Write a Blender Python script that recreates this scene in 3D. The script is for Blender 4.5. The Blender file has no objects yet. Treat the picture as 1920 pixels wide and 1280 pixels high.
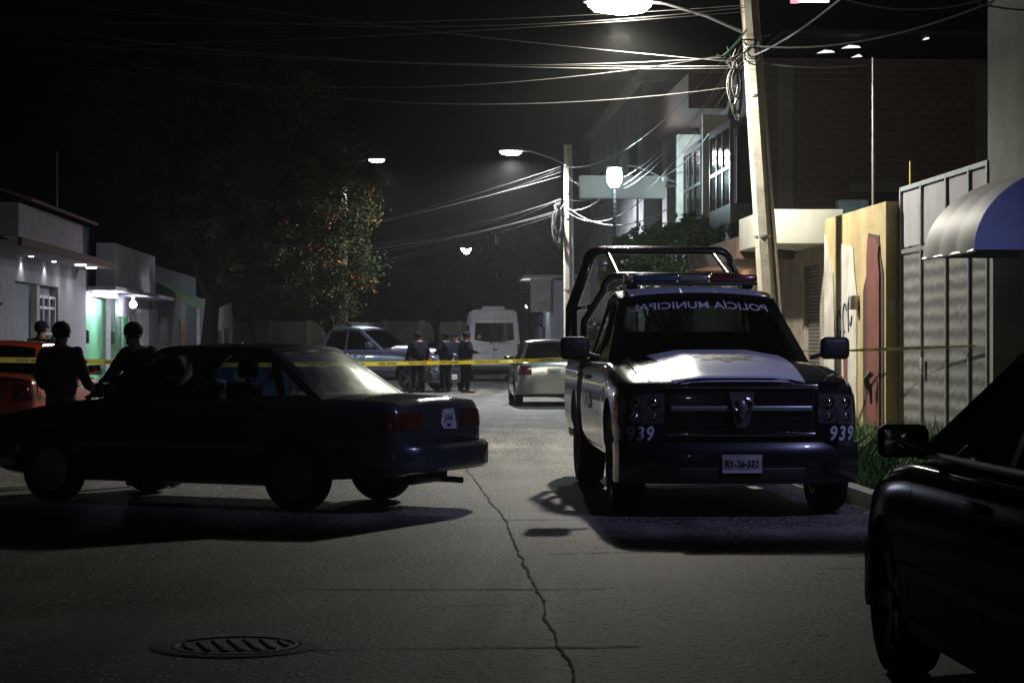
import bpy, bmesh, math, random
from math import sin, cos, pi, radians as R, sqrt, atan2
from mathutils import Vector as V, Matrix as M, noise
from mathutils.bvhtree import BVHTree
random.seed(7)
C = bpy.context.scene.collection
SC = bpy.context.scene
# ------------------------------------------------------------------ camera, sky, exposure
F = 3900.0; H = 1.38; HY = 645.0; VX = 770.0
YAW = math.atan((960-VX)/F)
cam = bpy.data.cameras.new('camera'); co = bpy.data.objects.new('camera', cam); C.objects.link(co)
co.location = (0, 0, H); co.rotation_euler = (R(90)+(HY-640)/F, 0, 0)
cam.sensor_width = 36; cam.lens = 36*F/1920; cam.clip_start = 0.1; cam.clip_end = 900
SC.camera = co
SC.view_settings.view_transform = 'Standard'; SC.view_settings.look = 'None'
SC.view_settings.gamma = 1; SC.view_settings.exposure = 0
SC.view_settings.use_curve_mapping = False
cy = SC.cycles
cy.use_denoising = True; cy.max_bounces = 6; cy.transparent_max_bounces = 24; cy.volume_bounces = 0
cy.sample_clamp_indirect = 2.0; cy.caustics_reflective = False; cy.caustics_refractive = False
cy.use_light_tree = True
w = bpy.data.worlds.new('World'); SC.world = w; w.use_nodes = True
nt = w.node_tree; bg = nt.nodes['Background']
sk = nt.nodes.new('ShaderNodeTexSky'); sk.sky_type = 'NISHITA'; sk.sun_disc = False
sk.sun_elevation = R(-4); sk.sun_rotation = R(200); sk.air_density = 1.0
nt.links.new(sk.outputs[0], bg.inputs[0]); bg.inputs[1].default_value = 0.012
LAMP_STREET = 2700; LAMP_BEHIND = 850; HAZE = 0.0005

def W(px, py, Y): return V(((px-960)*Y/F, Y, H-(py-HY)*Y/F))
ca, sa = cos(YAW), sin(YAW)
def S(L, D, z=0): return V((L*ca-D*sa, L*sa+D*ca, z))       # street frame -> world
def LD(p): return (p[0]*ca+p[1]*sa, -p[0]*sa+p[1]*ca)
# ------------------------------------------------------------------ mesh helpers
def tag(o, label=None, cat=None, group=None, kind=None):
    if label: o['label'] = label
    if cat: o['category'] = cat
    if group: o['group'] = group
    if kind: o['kind'] = kind
    return o
def empty(name, loc=(0, 0, 0), rz=0, label=None, cat=None, group=None):
    o = bpy.data.objects.new(name, None); C.objects.link(o); o.location = loc; o.rotation_euler = (0, 0, rz)
    o.empty_display_size = .2
    return tag(o, label, cat, group)
def srf(L, D, z=0): return S(L, D, z)
class MB:
    def __init__(s, mat=None): s.v = []; s.f = []; s.m = mat or M.Identity(4)
    def add(s, vs, fs, m=None):
        n = len(s.v); mm = s.m @ m if m is not None else s.m
        s.v += [mm @ V(p) for p in vs]; s.f += [tuple(i+n for i in f) for f in fs]; return s
    def box(s, a, b, m=None):
        x0, y0, z0 = a; x1, y1, z1 = b
        return s.add([(x0,y0,z0),(x1,y0,z0),(x1,y1,z0),(x0,y1,z0),(x0,y0,z1),(x1,y0,z1),(x1,y1,z1),(x0,y1,z1)],
                     [(0,3,2,1),(4,5,6,7),(0,1,5,4),(1,2,6,5),(2,3,7,6),(3,0,4,7)], m)
    def rbox(s, a, b, r=.02, m=None, seg=3):               # box with rounded vertical+horizontal edges (xy rounding stacked)
        x0, y0, z0 = a; x1, y1, z1 = b; rings = []
        def ring(ins, z):
            pts = []
            rr = max(r-ins*0, .001)
            for cx, cy_, a0 in ((x1-r, y1-r, 0), (x0+r, y1-r, 90), (x0+r, y0+r, 180), (x1-r, y0+r, 270)):
                for k in range(seg+1):
                    t = R(a0+90*k/seg); q = r-ins
                    pts.append((cx+q*cos(t), cy_+q*sin(t), z))
            return pts
        for k in range(seg+1):
            t = pi/2*k/seg; rings.append(ring(r*(1-sin(t)), z0+r*(1-cos(t))))
        for k in range(seg+1):
            t = pi/2*k/seg; rings.append(ring(r*(1-cos(t)), z1-r*(1-sin(t))))
        return s.loft(rings, True, m)
    def loft(s, rings, caps=True, m=None, closed=True):
        n = len(rings[0]); vs = [p for r in rings for p in r]; fs = []
        for i in range(len(rings)-1):
            for j in range(n if closed else n-1):
                k = (j+1) % n
                fs.append((i*n+j, i*n+k, (i+1)*n+k, (i+1)*n+j))
        if caps:
            fs.append(tuple(range(n))[::-1]); fs.append(tuple((len(rings)-1)*n+i for i in range(n)))
        return s.add(vs, fs, m)
    def tube(s, pts, r, n=8, caps=True, m=None):
        pts = [V(p) for p in pts]; rings = []; up = None
        rs = r if isinstance(r, (list, tuple)) else [r]*len(pts)
        for i, p in enumerate(pts):
            d = (pts[min(i+1, len(pts)-1)]-pts[max(i-1, 0)]).normalized()
            if up is None: up = V((0, 0, 1)) if abs(d.z) < .9 else V((1, 0, 0))
            a = d.cross(up).normalized(); b = a.cross(d).normalized(); up = b
            rings.append([p+rs[i]*(a*cos(2*pi*k/n)+b*sin(2*pi*k/n)) for k in range(n)])
        return s.loft(rings, caps, m)
    def lathe(s, prof, n=24, axis='z', m=None, close=False):
        rings = []
        for r, h in prof:
            ring = []
            for k in range(n):
                t = 2*pi*k/n
                ring.append({'z': (r*cos(t), r*sin(t), h), 'y': (r*cos(t), h, r*sin(t)), 'x': (h, r*cos(t), r*sin(t))}[axis])
            rings.append(ring)
        if close: rings.append(rings[0]); return s.loft(rings, False, m)
        return s.loft(rings, True, m)
    def plate(s, poly, d, m=None):                           # polygon extruded by vector d
        n = len(poly); d = V(d); vs = [V(p) for p in poly]+[V(p)+d for p in poly]
        fs = [tuple(range(n)), tuple(range(2*n-1, n-1, -1))]+[(i, (i+1) % n, n+(i+1) % n, n+i) for i in range(n)]
        return s.add(vs, fs, m)
    def grid(s, fn, nu, nv, m=None):
        vs = [fn(i/nu, j/nv) for j in range(nv+1) for i in range(nu+1)]
        fs = [(j*(nu+1)+i, j*(nu+1)+i+1, (j+1)*(nu+1)+i+1, (j+1)*(nu+1)+i) for j in range(nv) for i in range(nu)]
        return s.add(vs, fs, m)
    def slab(s, fn, nu, nv, d, m=None):                      # grid thickened by vector d
        d = V(d); N = (nu+1)*(nv+1)
        vs = [V(fn(i/nu, j/nv)) for j in range(nv+1) for i in range(nu+1)]; vs += [p+d for p in vs]
        fs = []
        for j in range(nv):
            for i in range(nu):
                a = j*(nu+1)+i; q = (a, a+1, a+nu+2, a+nu+1); fs.append(q); fs.append(tuple(x+N for x in q[::-1]))
        bd = [i for i in range(nu+1)]+[j*(nu+1)+nu for j in range(1, nv+1)]+[nv*(nu+1)+i for i in range(nu-1, -1, -1)]+[j*(nu+1) for j in range(nv-1, 0, -1)]
        for k in range(len(bd)):
            a, b = bd[k], bd[(k+1) % len(bd)]; fs.append((b, a, a+N, b+N))
        return s.add(vs, fs, m)
    def ell(s, c, r, n=12, m=None):
        c = V(c); rings = []
        for i in range(1, n):
            t = pi*i/n
            rings.append([c+V((r[0]*sin(t)*cos(2*pi*k/(n+2)), r[1]*sin(t)*sin(2*pi*k/(n+2)), r[2]*cos(t))) for k in range(n+2)])
        return s.loft(rings, True, m)
    def mesh(s, name, sharp=35, norm=True):
        me = bpy.data.meshes.new(name); me.from_pydata(s.v, [], s.f); fin(me, sharp, norm); return me
    def build(s, name, mat, parent=None, sharp=35, norm=True):
        o = bpy.data.objects.new(name, s.mesh(name, sharp, norm)); C.objects.link(o)
        if mat is not None: o.data.materials.append(mat)
        if parent is not None: o.parent = parent
        return o
def fin(me, sharp=35, norm=True):
    bm = bmesh.new(); bm.from_mesh(me)
    if norm: bmesh.ops.recalc_face_normals(bm, faces=bm.faces)
    for f in bm.faces: f.smooth = True
    for e in bm.edges:
        if len(e.link_faces) != 2 or e.calc_face_angle(0) > R(sharp): e.smooth = False
    bm.to_mesh(me); bm.free(); me.update()
def mod_apply(me, *mods, cutters=()):
    o = bpy.data.objects.new('tmp', me); C.objects.link(o); tmp = []
    for c in cutters:
        k = bpy.data.objects.new('cut', c); C.objects.link(k); tmp.append(k)
        m = o.modifiers.new('b', 'BOOLEAN'); m.operation = 'DIFFERENCE'; m.object = k; m.solver = 'EXACT'
    for f in mods: f(o)
    bpy.context.view_layer.update()
    dg = bpy.context.evaluated_depsgraph_get()
    out = bpy.data.meshes.new_from_object(o.evaluated_get(dg))
    for t in tmp+[o]: bpy.data.objects.remove(t, do_unlink=True)
    return out
def link_mesh(name, me, mat, parent=None):
    o = bpy.data.objects.new(name, me); C.objects.link(o)
    if mat is not None: me.materials.clear(); me.materials.append(mat)
    if parent is not None: o.parent = parent
    return o
def copy_tree(o, parent=None):
    c = o.copy(); C.objects.link(c); c.parent = parent
    for ch in [x for x in o.children]: copy_tree(ch, c)
    return c
def pchip(pts):
    xs = [p[0] for p in pts]; ys = [p[1] for p in pts]; n = len(xs)
    d = [(ys[i+1]-ys[i])/(xs[i+1]-xs[i]) for i in range(n-1)]
    m = [d[0]]+[0 if d[i-1]*d[i] <= 0 else 2*d[i-1]*d[i]/(d[i-1]+d[i]) for i in range(1, n-1)]+[d[-1]]
    def f(x):
        if x <= xs[0]: return ys[0]
        if x >= xs[-1]: return ys[-1]
        i = max(k for k in range(n-1) if xs[k] <= x); h = xs[i+1]-xs[i]; t = (x-xs[i])/h
        return (2*t**3-3*t*t+1)*ys[i]+(t**3-2*t*t+t)*h*m[i]+(-2*t**3+3*t*t)*ys[i+1]+(t**3-t*t)*h*m[i+1]
    return f
# ------------------------------------------------------------------ materials
def pbr(name, col, rough=.6, metal=0, var=.25, scale=6, bump=0, bscale=40, coat=0, spec=.5, emit=None, es=0, col2=None):
    m = bpy.data.materials.new(name); m.use_nodes = True; n = m.node_tree.nodes; l = m.node_tree.links; b = n['Principled BSDF']
    b.inputs['Roughness'].default_value = rough; b.inputs['Metallic'].default_value = metal
    b.inputs['Coat Weight'].default_value = coat; b.inputs['Coat Roughness'].default_value = .04
    b.inputs['Specular IOR Level'].default_value = spec
    tc = n.new('ShaderNodeTexCoord'); no = n.new('ShaderNodeTexNoise'); no.inputs['Scale'].default_value = scale
    no.inputs['Detail'].default_value = 6; no.inputs['Roughness'].default_value = .65
    l.new(tc.outputs['Object'], no.inputs['Vector'])
    cr = n.new('ShaderNodeValToRGB'); cr.color_ramp.elements[0].position = .3; cr.color_ramp.elements[1].position = .7
    c0 = col2 if col2 else tuple(c*(1-var) for c in col); c1 = col if col2 else tuple(min(1, c*(1+var)) for c in col)
    cr.color_ramp.elements[0].color = (*c0, 1); cr.color_ramp.elements[1].color = (*c1, 1)
    l.new(no.outputs['Fac'], cr.inputs['Fac']); l.new(cr.outputs['Color'], b.inputs['Base Color'])
    if bump:
        nb = n.new('ShaderNodeTexNoise'); nb.inputs['Scale'].default_value = bscale; nb.inputs['Detail'].default_value = 4
        bu = n.new('ShaderNodeBump'); bu.inputs['Strength'].default_value = bump; bu.inputs['Distance'].default_value = .02
        l.new(tc.outputs['Object'], nb.inputs['Vector']); l.new(nb.outputs['Fac'], bu.inputs['Height']); l.new(bu.outputs['Normal'], b.inputs['Normal'])
    if emit: b.inputs['Emission Color'].default_value = (*emit, 1); b.inputs['Emission Strength'].default_value = es
    m['bsdf'] = 1
    return m
def glass(name, tint=(.5, .55, .55), rough=.02, dust=0.0, dustcol=(.3, .3, .26), fres=1.5, drough=.5):
    m = bpy.data.materials.new(name); m.use_nodes = True; n = m.node_tree.nodes; l = m.node_tree.links; n.clear()
    out = n.new('ShaderNodeOutputMaterial'); tr = n.new('ShaderNodeBsdfTransparent'); tr.inputs[0].default_value = (*tint, 1)
    gl = n.new('ShaderNodeBsdfGlossy'); gl.inputs['Roughness'].default_value = rough
    fr = n.new('ShaderNodeFresnel'); fr.inputs[0].default_value = fres
    mx = n.new('ShaderNodeMixShader'); l.new(fr.outputs[0], mx.inputs[0]); l.new(tr.outputs[0], mx.inputs[1]); l.new(gl.outputs[0], mx.inputs[2])
    last = mx
    if dust:
        df = n.new('ShaderNodeBsdfGlossy'); df.inputs['Color'].default_value = (*dustcol, 1); df.inputs['Roughness'].default_value = drough
        di = n.new('ShaderNodeBsdfDiffuse'); di.inputs['Color'].default_value = (*dustcol, 1)
        a = n.new('ShaderNodeMixShader'); a.inputs[0].default_value = .5; l.new(df.outputs[0], a.inputs[1]); l.new(di.outputs[0], a.inputs[2])
        tc = n.new('ShaderNodeTexCoord'); no = n.new('ShaderNodeTexNoise'); no.inputs['Scale'].default_value = 5; l.new(tc.outputs['Object'], no.inputs[0])
        mu = n.new('ShaderNodeMath'); mu.operation = 'MULTIPLY'; mu.inputs[1].default_value = dust*2; l.new(no.outputs['Fac'], mu.inputs[0])
        m2 = n.new('ShaderNodeMixShader'); l.new(mu.outputs[0], m2.inputs[0]); l.new(mx.outputs[0], m2.inputs[1]); l.new(a.outputs[0], m2.inputs[2]); last = m2
    l.new(last.outputs[0], out.inputs[0]); return m
def emis(name, col, st):
    m = bpy.data.materials.new(name); m.use_nodes = True; n = m.node_tree.nodes; l = m.node_tree.links; n.clear()
    o = n.new('ShaderNodeOutputMaterial'); e = n.new('ShaderNodeEmission'); e.inputs[0].default_value = (*col, 1); e.inputs[1].default_value = st
    l.new(e.outputs[0], o.inputs[0]); return m
def leafmat(name, c0, c1, rough=.6):
    m = pbr(name, c1, rough, var=.3, scale=3, col2=c0, spec=.12); return m
def striped(name, col, dark, scale, rough=.6, wave='BANDS', axis='Z', dist=0, det=0, metal=0):
    m = pbr(name, col, rough, metal=metal); n = m.node_tree.nodes; l = m.node_tree.links; b = n['Principled BSDF']
    tc = n.new('ShaderNodeTexCoord'); wv = n.new('ShaderNodeTexWave'); wv.wave_type = wave; wv.bands_direction = axis
    wv.inputs['Scale'].default_value = scale; wv.inputs['Distortion'].default_value = dist; wv.inputs['Detail'].default_value = det
    l.new(tc.outputs['Object'], wv.inputs['Vector'])
    mx = n.new('ShaderNodeMixRGB'); mx.inputs[1].default_value = (*dark, 1)
    cr = [x for x in n if x.type == 'VALTORGB'][0]
    l.new(wv.outputs['Fac'], mx.inputs[0]); l.new(cr.outputs['Color'], mx.inputs[2]); l.new(mx.outputs[0], b.inputs['Base Color'])
    bu = n.new('ShaderNodeBump'); bu.inputs['Strength'].default_value = .5; bu.inputs['Distance'].default_value = .02
    l.new(wv.outputs['Fac'], bu.inputs['Height']); l.new(bu.outputs['Normal'], b.inputs['Normal']); return m
def brickmat(name, c1, c2, mortar, sc=1.0, rough=.9, front=False):
    m = pbr(name, c1, rough); n = m.node_tree.nodes; l = m.node_tree.links; b = n['Principled BSDF']
    tc = n.new('ShaderNodeTexCoord'); sp = n.new('ShaderNodeSeparateXYZ'); cb = n.new('ShaderNodeCombineXYZ')
    ad = n.new('ShaderNodeMath'); l.new(tc.outputs['Object'], sp.inputs[0]); l.new(sp.outputs[0], ad.inputs[0]); l.new(sp.outputs[1], ad.inputs[1])
    l.new(ad.outputs[0], cb.inputs[0]); l.new(sp.outputs[2], cb.inputs[1])
    br = n.new('ShaderNodeTexBrick'); br.inputs['Scale'].default_value = sc; br.inputs['Brick Width'].default_value = .28; br.inputs['Row Height'].default_value = .12
    br.inputs['Mortar Size'].default_value = .014; br.inputs['Color1'].default_value = (*c1, 1); br.inputs['Color2'].default_value = (*c2, 1); br.inputs['Mortar'].default_value = (*mortar, 1)
    l.new(cb.outputs[0], br.inputs['Vector']); l.new(br.outputs['Color'], b.inputs['Base Color'])
    bu = n.new('ShaderNodeBump'); bu.inputs['Strength'].default_value = .6; bu.inputs['Distance'].default_value = .02; bu.invert = True
    l.new(br.outputs['Fac'], bu.inputs['Height']); l.new(bu.outputs['Normal'], b.inputs['Normal']); return m

def roadmat():
    m = pbr('road_concrete', (.178, .17, .157), .72, var=.42, scale=.55, bump=0, spec=.3)
    n = m.node_tree.nodes; l = m.node_tree.links; b = n['Principled BSDF']
    tc = [x for x in n if x.type == 'TEX_COORD'][0]; cr = [x for x in n if x.type == 'VALTORGB'][0]
    vo = n.new('ShaderNodeTexVoronoi'); vo.inputs['Scale'].default_value = 26; l.new(tc.outputs['Object'], vo.inputs['Vector'])
    r2 = n.new('ShaderNodeValToRGB'); r2.color_ramp.elements[0].position = .05; r2.color_ramp.elements[1].position = .42
    r2.color_ramp.elements[0].color = (1, 1, 1, 1); r2.color_ramp.elements[1].color = (0, 0, 0, 1); l.new(vo.outputs['Distance'], r2.inputs[0])
    vc = n.new('ShaderNodeSeparateXYZ'); l.new(vo.outputs['Color'], vc.inputs[0])
    gt = n.new('ShaderNodeMath'); gt.operation = 'GREATER_THAN'; gt.inputs[1].default_value = .6; l.new(vc.outputs[0], gt.inputs[0])
    mu = n.new('ShaderNodeMath'); mu.operation = 'MULTIPLY'; l.new(gt.outputs[0], mu.inputs[0]); l.new(r2.outputs[0], mu.inputs[1])
    pn = n.new('ShaderNodeTexNoise'); pn.inputs['Scale'].default_value = .7; pn.inputs['Detail'].default_value = 3; l.new(tc.outputs['Object'], pn.inputs[0])
    pr = n.new('ShaderNodeValToRGB'); pr.color_ramp.elements[0].position = .40; pr.color_ramp.elements[1].position = .52; l.new(pn.outputs['Fac'], pr.inputs[0])
    mu2 = n.new('ShaderNodeMath'); mu2.operation = 'MULTIPLY'; l.new(mu.outputs[0], mu2.inputs[0]); l.new(pr.outputs[0], mu2.inputs[1])
    mx = n.new('ShaderNodeMixRGB'); mx.inputs[2].default_value = (.95, .88, .75, 1); l.new(mu2.outputs[0], mx.inputs[0])
    # worn exposed-aggregate patches: darker binder
    dk = n.new('ShaderNodeMixRGB'); dk.blend_type = 'MULTIPLY'; dk.inputs[2].default_value = (.5, .48, .45, 1); l.new(pr.outputs[0], dk.inputs[0]); l.new(cr.outputs['Color'], dk.inputs[1])
    fn = n.new('ShaderNodeTexNoise'); fn.inputs['Scale'].default_value = 22; fn.inputs['Detail'].default_value = 5; l.new(tc.outputs['Object'], fn.inputs[0])
    fr = n.new('ShaderNodeMapRange'); fr.inputs[1].default_value = .3; fr.inputs[2].default_value = .7; fr.inputs[3].default_value = .35; fr.inputs[4].default_value = 1.6; l.new(fn.outputs['Fac'], fr.inputs[0])
    m3 = n.new('ShaderNodeMixRGB'); m3.blend_type = 'MULTIPLY'; m3.inputs[0].default_value = 1; l.new(dk.outputs[0], m3.inputs[1]); l.new(fr.outputs[0], m3.inputs[2])
    mp = n.new('ShaderNodeMapping'); mp.inputs['Scale'].default_value = (1.6, .10, 1); mp.inputs['Rotation'].default_value = (0, 0, -YAW); l.new(tc.outputs['Object'], mp.inputs[0])
    sn = n.new('ShaderNodeTexNoise'); sn.inputs['Scale'].default_value = 1.3; sn.inputs['Detail'].default_value = 5; l.new(mp.outputs[0], sn.inputs[0])
    sr = n.new('ShaderNodeMapRange'); sr.inputs[1].default_value = .35; sr.inputs[2].default_value = .65; sr.inputs[3].default_value = .45; sr.inputs[4].default_value = 1.15; l.new(sn.outputs['Fac'], sr.inputs[0])
    m4 = n.new('ShaderNodeMixRGB'); m4.blend_type = 'MULTIPLY'; m4.inputs[0].default_value = 1; l.new(m3.outputs[0], m4.inputs[1]); l.new(sr.outputs[0], m4.inputs[2])
    l.new(m4.outputs[0], mx.inputs[1]); l.new(mx.outputs[0], b.inputs['Base Color'])
    ad = n.new('ShaderNodeMath'); ad.operation = 'ADD'; l.new(fn.outputs['Fac'], ad.inputs[0]); l.new(mu2.outputs[0], ad.inputs[1])
    bu = n.new('ShaderNodeBump'); bu.inputs['Strength'].default_value = .6; bu.inputs['Distance'].default_value = .01
    l.new(ad.outputs[0], bu.inputs['Height']); l.new(bu.outputs['Normal'], b.inputs['Normal']); return m

Mt = dict(
 road=roadmat(), soil=pbr('soil', (.09, .075, .055), .95, bump=.6), walk=pbr('sidewalk_concrete', (.26, .25, .23), .85, bump=.4, scale=2),
 joint=pbr('joint_filler', (.02, .018, .016), .95), castiron=pbr('cast_iron', (.12, .11, .1), .7, metal=.3, bump=.5, col2=(.05, .045, .04)),
 rubber=pbr('tyre_rubber', (.018, .018, .018), .8), rim=pbr('wheel_metal', (.3, .3, .3), .35, metal=.8), darkrim=pbr('dark_wheel_metal', (.08, .08, .085), .4, metal=.7),
 chrome=pbr('chrome', (.62, .62, .64), .08, metal=1, var=.03), black=pbr('black_plastic', (.02, .02, .022), .5), gap=pbr('panel_gap', (.005, .005, .005), .9),
 seat=pbr('seat_cloth', (.03, .03, .033), .9), plate=pbr('plate_white', (.36, .36, .34), .4, scale=14), ink=pbr('plate_ink', (.03, .04, .03), .5),
 lens_red=pbr('red_lens', (.09, .008, .006), .12, coat=1), lens_clear=pbr('clear_lens', (.42, .42, .42), .12, metal=.5, coat=1), lens_amber=pbr('amber_lens', (.4, .13, .02), .15, coat=1),
 glass=glass('window_glass', (.55, .6, .58)), tint=glass('tinted_glass', (.14, .15, .15), fres=1.45), dusty=glass('dusty_rear_glass', (.55, .6, .56), .09, .28, (.38, .41, .37), 1.5, .3),
 wire=pbr('cable_sheath', (.075, .072, .068), .45, spec=.4), pole=pbr('concrete_pole', (.38, .355, .29), .8, scale=4, bump=.3), steel=pbr('galvanised_steel', (.4, .4, .41), .4, metal=.7),
 darksteel=pbr('dark_painted_steel', (.03, .03, .035), .3, metal=.3, coat=.4),
 skin=pbr('skin', (.15, .085, .055), .6), hair=pbr('black_hair', (.008, .007, .006), .8, spec=.08), eye=pbr('eye_white', (.5, .5, .48), .2),
 darkcloth=pbr('dark_cloth', (.008, .008, .011), .9, spec=.05, bump=.8, bscale=9), navy=pbr('navy_uniform', (.006, .0075, .013), .9, spec=.05, bump=.8, bscale=9), greycloth=pbr('grey_jacket', (.02, .02, .024), .9, spec=.05, bump=.8, bscale=9), jeans=pbr('dark_jeans', (.02, .025, .04), .85, spec=.05), shoe=pbr('black_shoe', (.015, .014, .013), .45),
 pane=glass('house_glass', (.8,.82,.85), .08),
 bark=pbr('bark', (.028, .022, .017), .95, spec=.05, bump=1, bscale=14),
)
WARMW = (1.0, .95, .82); COOL = (.74, .88, 1.0); PURP = (.84, .8, 1.0); LEDC = (.7, .95, 1.0)
def lamp(name, loc, power, col, parent, r=.1, kind='POINT', size=.3, spot=None, rot=None):
    l = bpy.data.lights.new(name, kind); l.energy = power; l.color = col
    if kind in ('POINT', 'SPOT'): l.shadow_soft_size = r
    if kind == 'AREA': l.size = size
    if spot: l.spot_size = R(spot); l.spot_blend = .6
    o = bpy.data.objects.new(name, l); C.objects.link(o); o.location = loc; o.parent = parent
    if rot: o.rotation_euler = rot
    return o
# ------------------------------------------------------------------ text
def text_mesh(s, size=1.0, ext=.0, bold=0, xscale=1.0):
    cu = bpy.data.curves.new('t', 'FONT'); cu.body = s; cu.size = size; cu.extrude = ext; cu.offset = bold; cu.align_x = 'CENTER'; cu.align_y = 'CENTER'; cu.resolution_u = 3
    o = bpy.data.objects.new('t', cu); C.objects.link(o); bpy.context.view_layer.update()
    me = bpy.data.meshes.new_from_object(o.evaluated_get(bpy.context.evaluated_depsgraph_get()))
    bpy.data.objects.remove(o, do_unlink=True)
    for v in me.vertices: v.co.x *= xscale
    return me
def text(name, s, size, mat, parent, m, xs=1.0, bold=0, mirror=False, ext=.002):
    me = text_mesh(s, size, ext, bold, xs)
    if mirror:
        for v in me.vertices: v.co.x = -v.co.x
        me.flip_normals()
    me.transform(m); return link_mesh(name, me, mat, parent)
FX = lambda x, y, z: M.Translation((x, y, z)) @ M(((0,0,1,0),(1,0,0,0),(0,1,0,0),(0,0,0,1)))     # text facing +x
BX = lambda x, y, z: M.Translation((x, y, z)) @ M(((0,0,-1,0),(-1,0,0,0),(0,1,0,0),(0,0,0,1)))   # text facing -x
# ------------------------------------------------------------------ setting: ground, road
def slabz(name, l0, l1, d0, d1, z0, z1, mat, nd=1):
    b = MB()
    for i in range(nd):
        a = d0+(d1-d0)*i/nd; c = d0+(d1-d0)*(i+1)/nd
        b.plate([S(l0, a, z0), S(l1, a, z0), S(l1, c, z0), S(l0, c, z0)], (0, 0, z1-z0))
    return tag(b.build(name, mat), kind='structure')
g = MB(); g.add([(-400, -100, -.02), (400, -100, -.02), (400, 700, -.02), (-400, 700, -.02)], [(0, 1, 2, 3)]); tag(g.build('ground', Mt['soil']), kind='structure')
g = MB(); g.add([S(-6.2, -40), S(3.8, -40), S(3.8, 260), S(-6.2, 260)], [(0, 1, 2, 3)]); tag(g.build('road', Mt['road']), kind='structure')
slabz('sidewalk', -8.6, -6.35, 5, 200, -.01, .13, Mt['walk'])
slabz('kerb', -6.35, -6.2, 5, 200, -.01, .15, Mt['walk'])
slabz('kerb', 3.8, 3.95, 5, 200, -.01, .14, Mt['walk'])
slabz('sidewalk', 4.9, 6.45, -10, 32, -.01, .1, Mt['walk'])
slabz('sidewalk', 3.95, 6.3, 32, 200, -.01, .12, Mt['walk'])
def crack(pts, wd, name, jit=.02, step=.12):
    b = MB(); P = []
    for (a, c) in zip(pts, pts[1:]):
        a = V((*a, 0)); c = V((*c, 0)); n = max(2, int((c-a).length/step)); t = (c-a).normalized(); nn = V((-t.y, t.x, 0))
        off = 0
        for i in range(n):
            off = off*.8+random.uniform(-jit, jit); P.append((a+(c-a)*i/n+nn*off, nn, wd*random.uniform(.35, 1.5)))
    P.append((c, nn, wd)); vs = []; fs = []
    for i, (p, nn, ww) in enumerate(P):
        q0 = p-nn*ww/2; q1 = p+nn*ww/2; vs += [S(q0.x, q0.y, .004), S(q1.x, q1.y, .004)]
        if i: fs.append((2*i-2, 2*i-1, 2*i+1, 2*i))
    b.add(vs, fs); return tag(b.build(name, Mt['joint']), kind='structure')
crack([(.66, 5), (.67, 9.4), (.70, 12), (.74, 16.2), (.62, 22), (.66, 30), (.68, 60)], .015, 'road_crack', .009, .09)
for d, l0, l1 in ((9.4, -1.5, 1.05), (11.75, -.6, 1.1), (16.3, -.2, 2.6), (16.35, -6, -2.4), (22, -6, 3.7), (28, -6, 3.7)):
    crack([(l0, d), (l1, d+random.uniform(-.1, .1))], .02, 'road_crack', .012, .2)
for _ in range(9):
    l = random.uniform(.9, 3.2); d = random.uniform(12.2, 14.3); crack([(l, d), (l+random.uniform(.3, 1.1), d+random.uniform(-.06, .06))], .016, 'road_crack', .008, .15)
for _ in range(6):
    l = random.uniform(-5, .4); d = random.uniform(10, 14); crack([(l, d), (l+random.uniform(.2, .8), d+random.uniform(-.3, .3))], .01, 'road_crack', .008, .15)
vs_ = MB(); rp = random.Random(9)
for _ in range(1100):
    d_ = rp.uniform(8.6, 15.5); l_ = rp.gauss(.7, 1.5); 
    if sin(l_*2.3+d_*1.1)+rp.gauss(0, .5) < -.1 or not -5 < l_ < 3.7: continue
    z_ = rp.uniform(.0025, .007); p_ = S(l_, d_, z_*.15); a_ = rp.uniform(0, 3)
    m_x = M.Translation(p_) @ M.Rotation(a_, 4, 'Z') @ M.Scale(z_*rp.uniform(1, 2), 4, (1, 0, 0)) @ M.Scale(z_*rp.uniform(1, 1.6), 4, (0, 1, 0)) @ M.Scale(z_*.3, 4, (0, 0, 1))
    vs_.add([(1, 0, 0), (0, 1, 0), (-1, 0, 0), (0, -1, 0), (0, 0, 1), (0, 0, -1)], [(0, 1, 4), (1, 2, 4), (2, 3, 4), (3, 0, 4), (1, 0, 5), (2, 1, 5), (3, 2, 5), (0, 3, 5)], m_x)
tag(vs_.build('gravel', pbr('pale_grit', (.6, .56, .48), .8, scale=40, var=.3, spec=.1), None, 20), 'loose pale grit scattered over the worn road surface', 'gravel', kind='stuff')
Mt['darkrimm'] = pbr('worn_concrete_ring', (.13, .125, .115), .85, bump=.4)
# manhole
p = W(442, 1210, 5382/(1210-645)); mh = empty('manhole_cover', (p.x, p.y, .004), .3, 'round iron manhole cover with raised parallel bars set in the road', 'manhole cover')
b = MB(); b.lathe([(.38, -.02), (.40, -.008), (.385, .0005), (.30, .0005), (.30, -.02)], 40, close=True); b.build('rim', Mt['darkrimm'], mh)
b = MB(); b.lathe([(.29, -.01), (.29, .003), (.27, .003), (.265, -.003), (0.001, -.003)], 40)
for i in range(-3, 4):
    hl = sqrt(.25**2-(i*.073)**2)*.72
    b.rbox((i*.073-.013, -hl, -.004), (i*.073+.013, hl, .005), .004)
b.build('lid', Mt['castiron'], mh)
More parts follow.
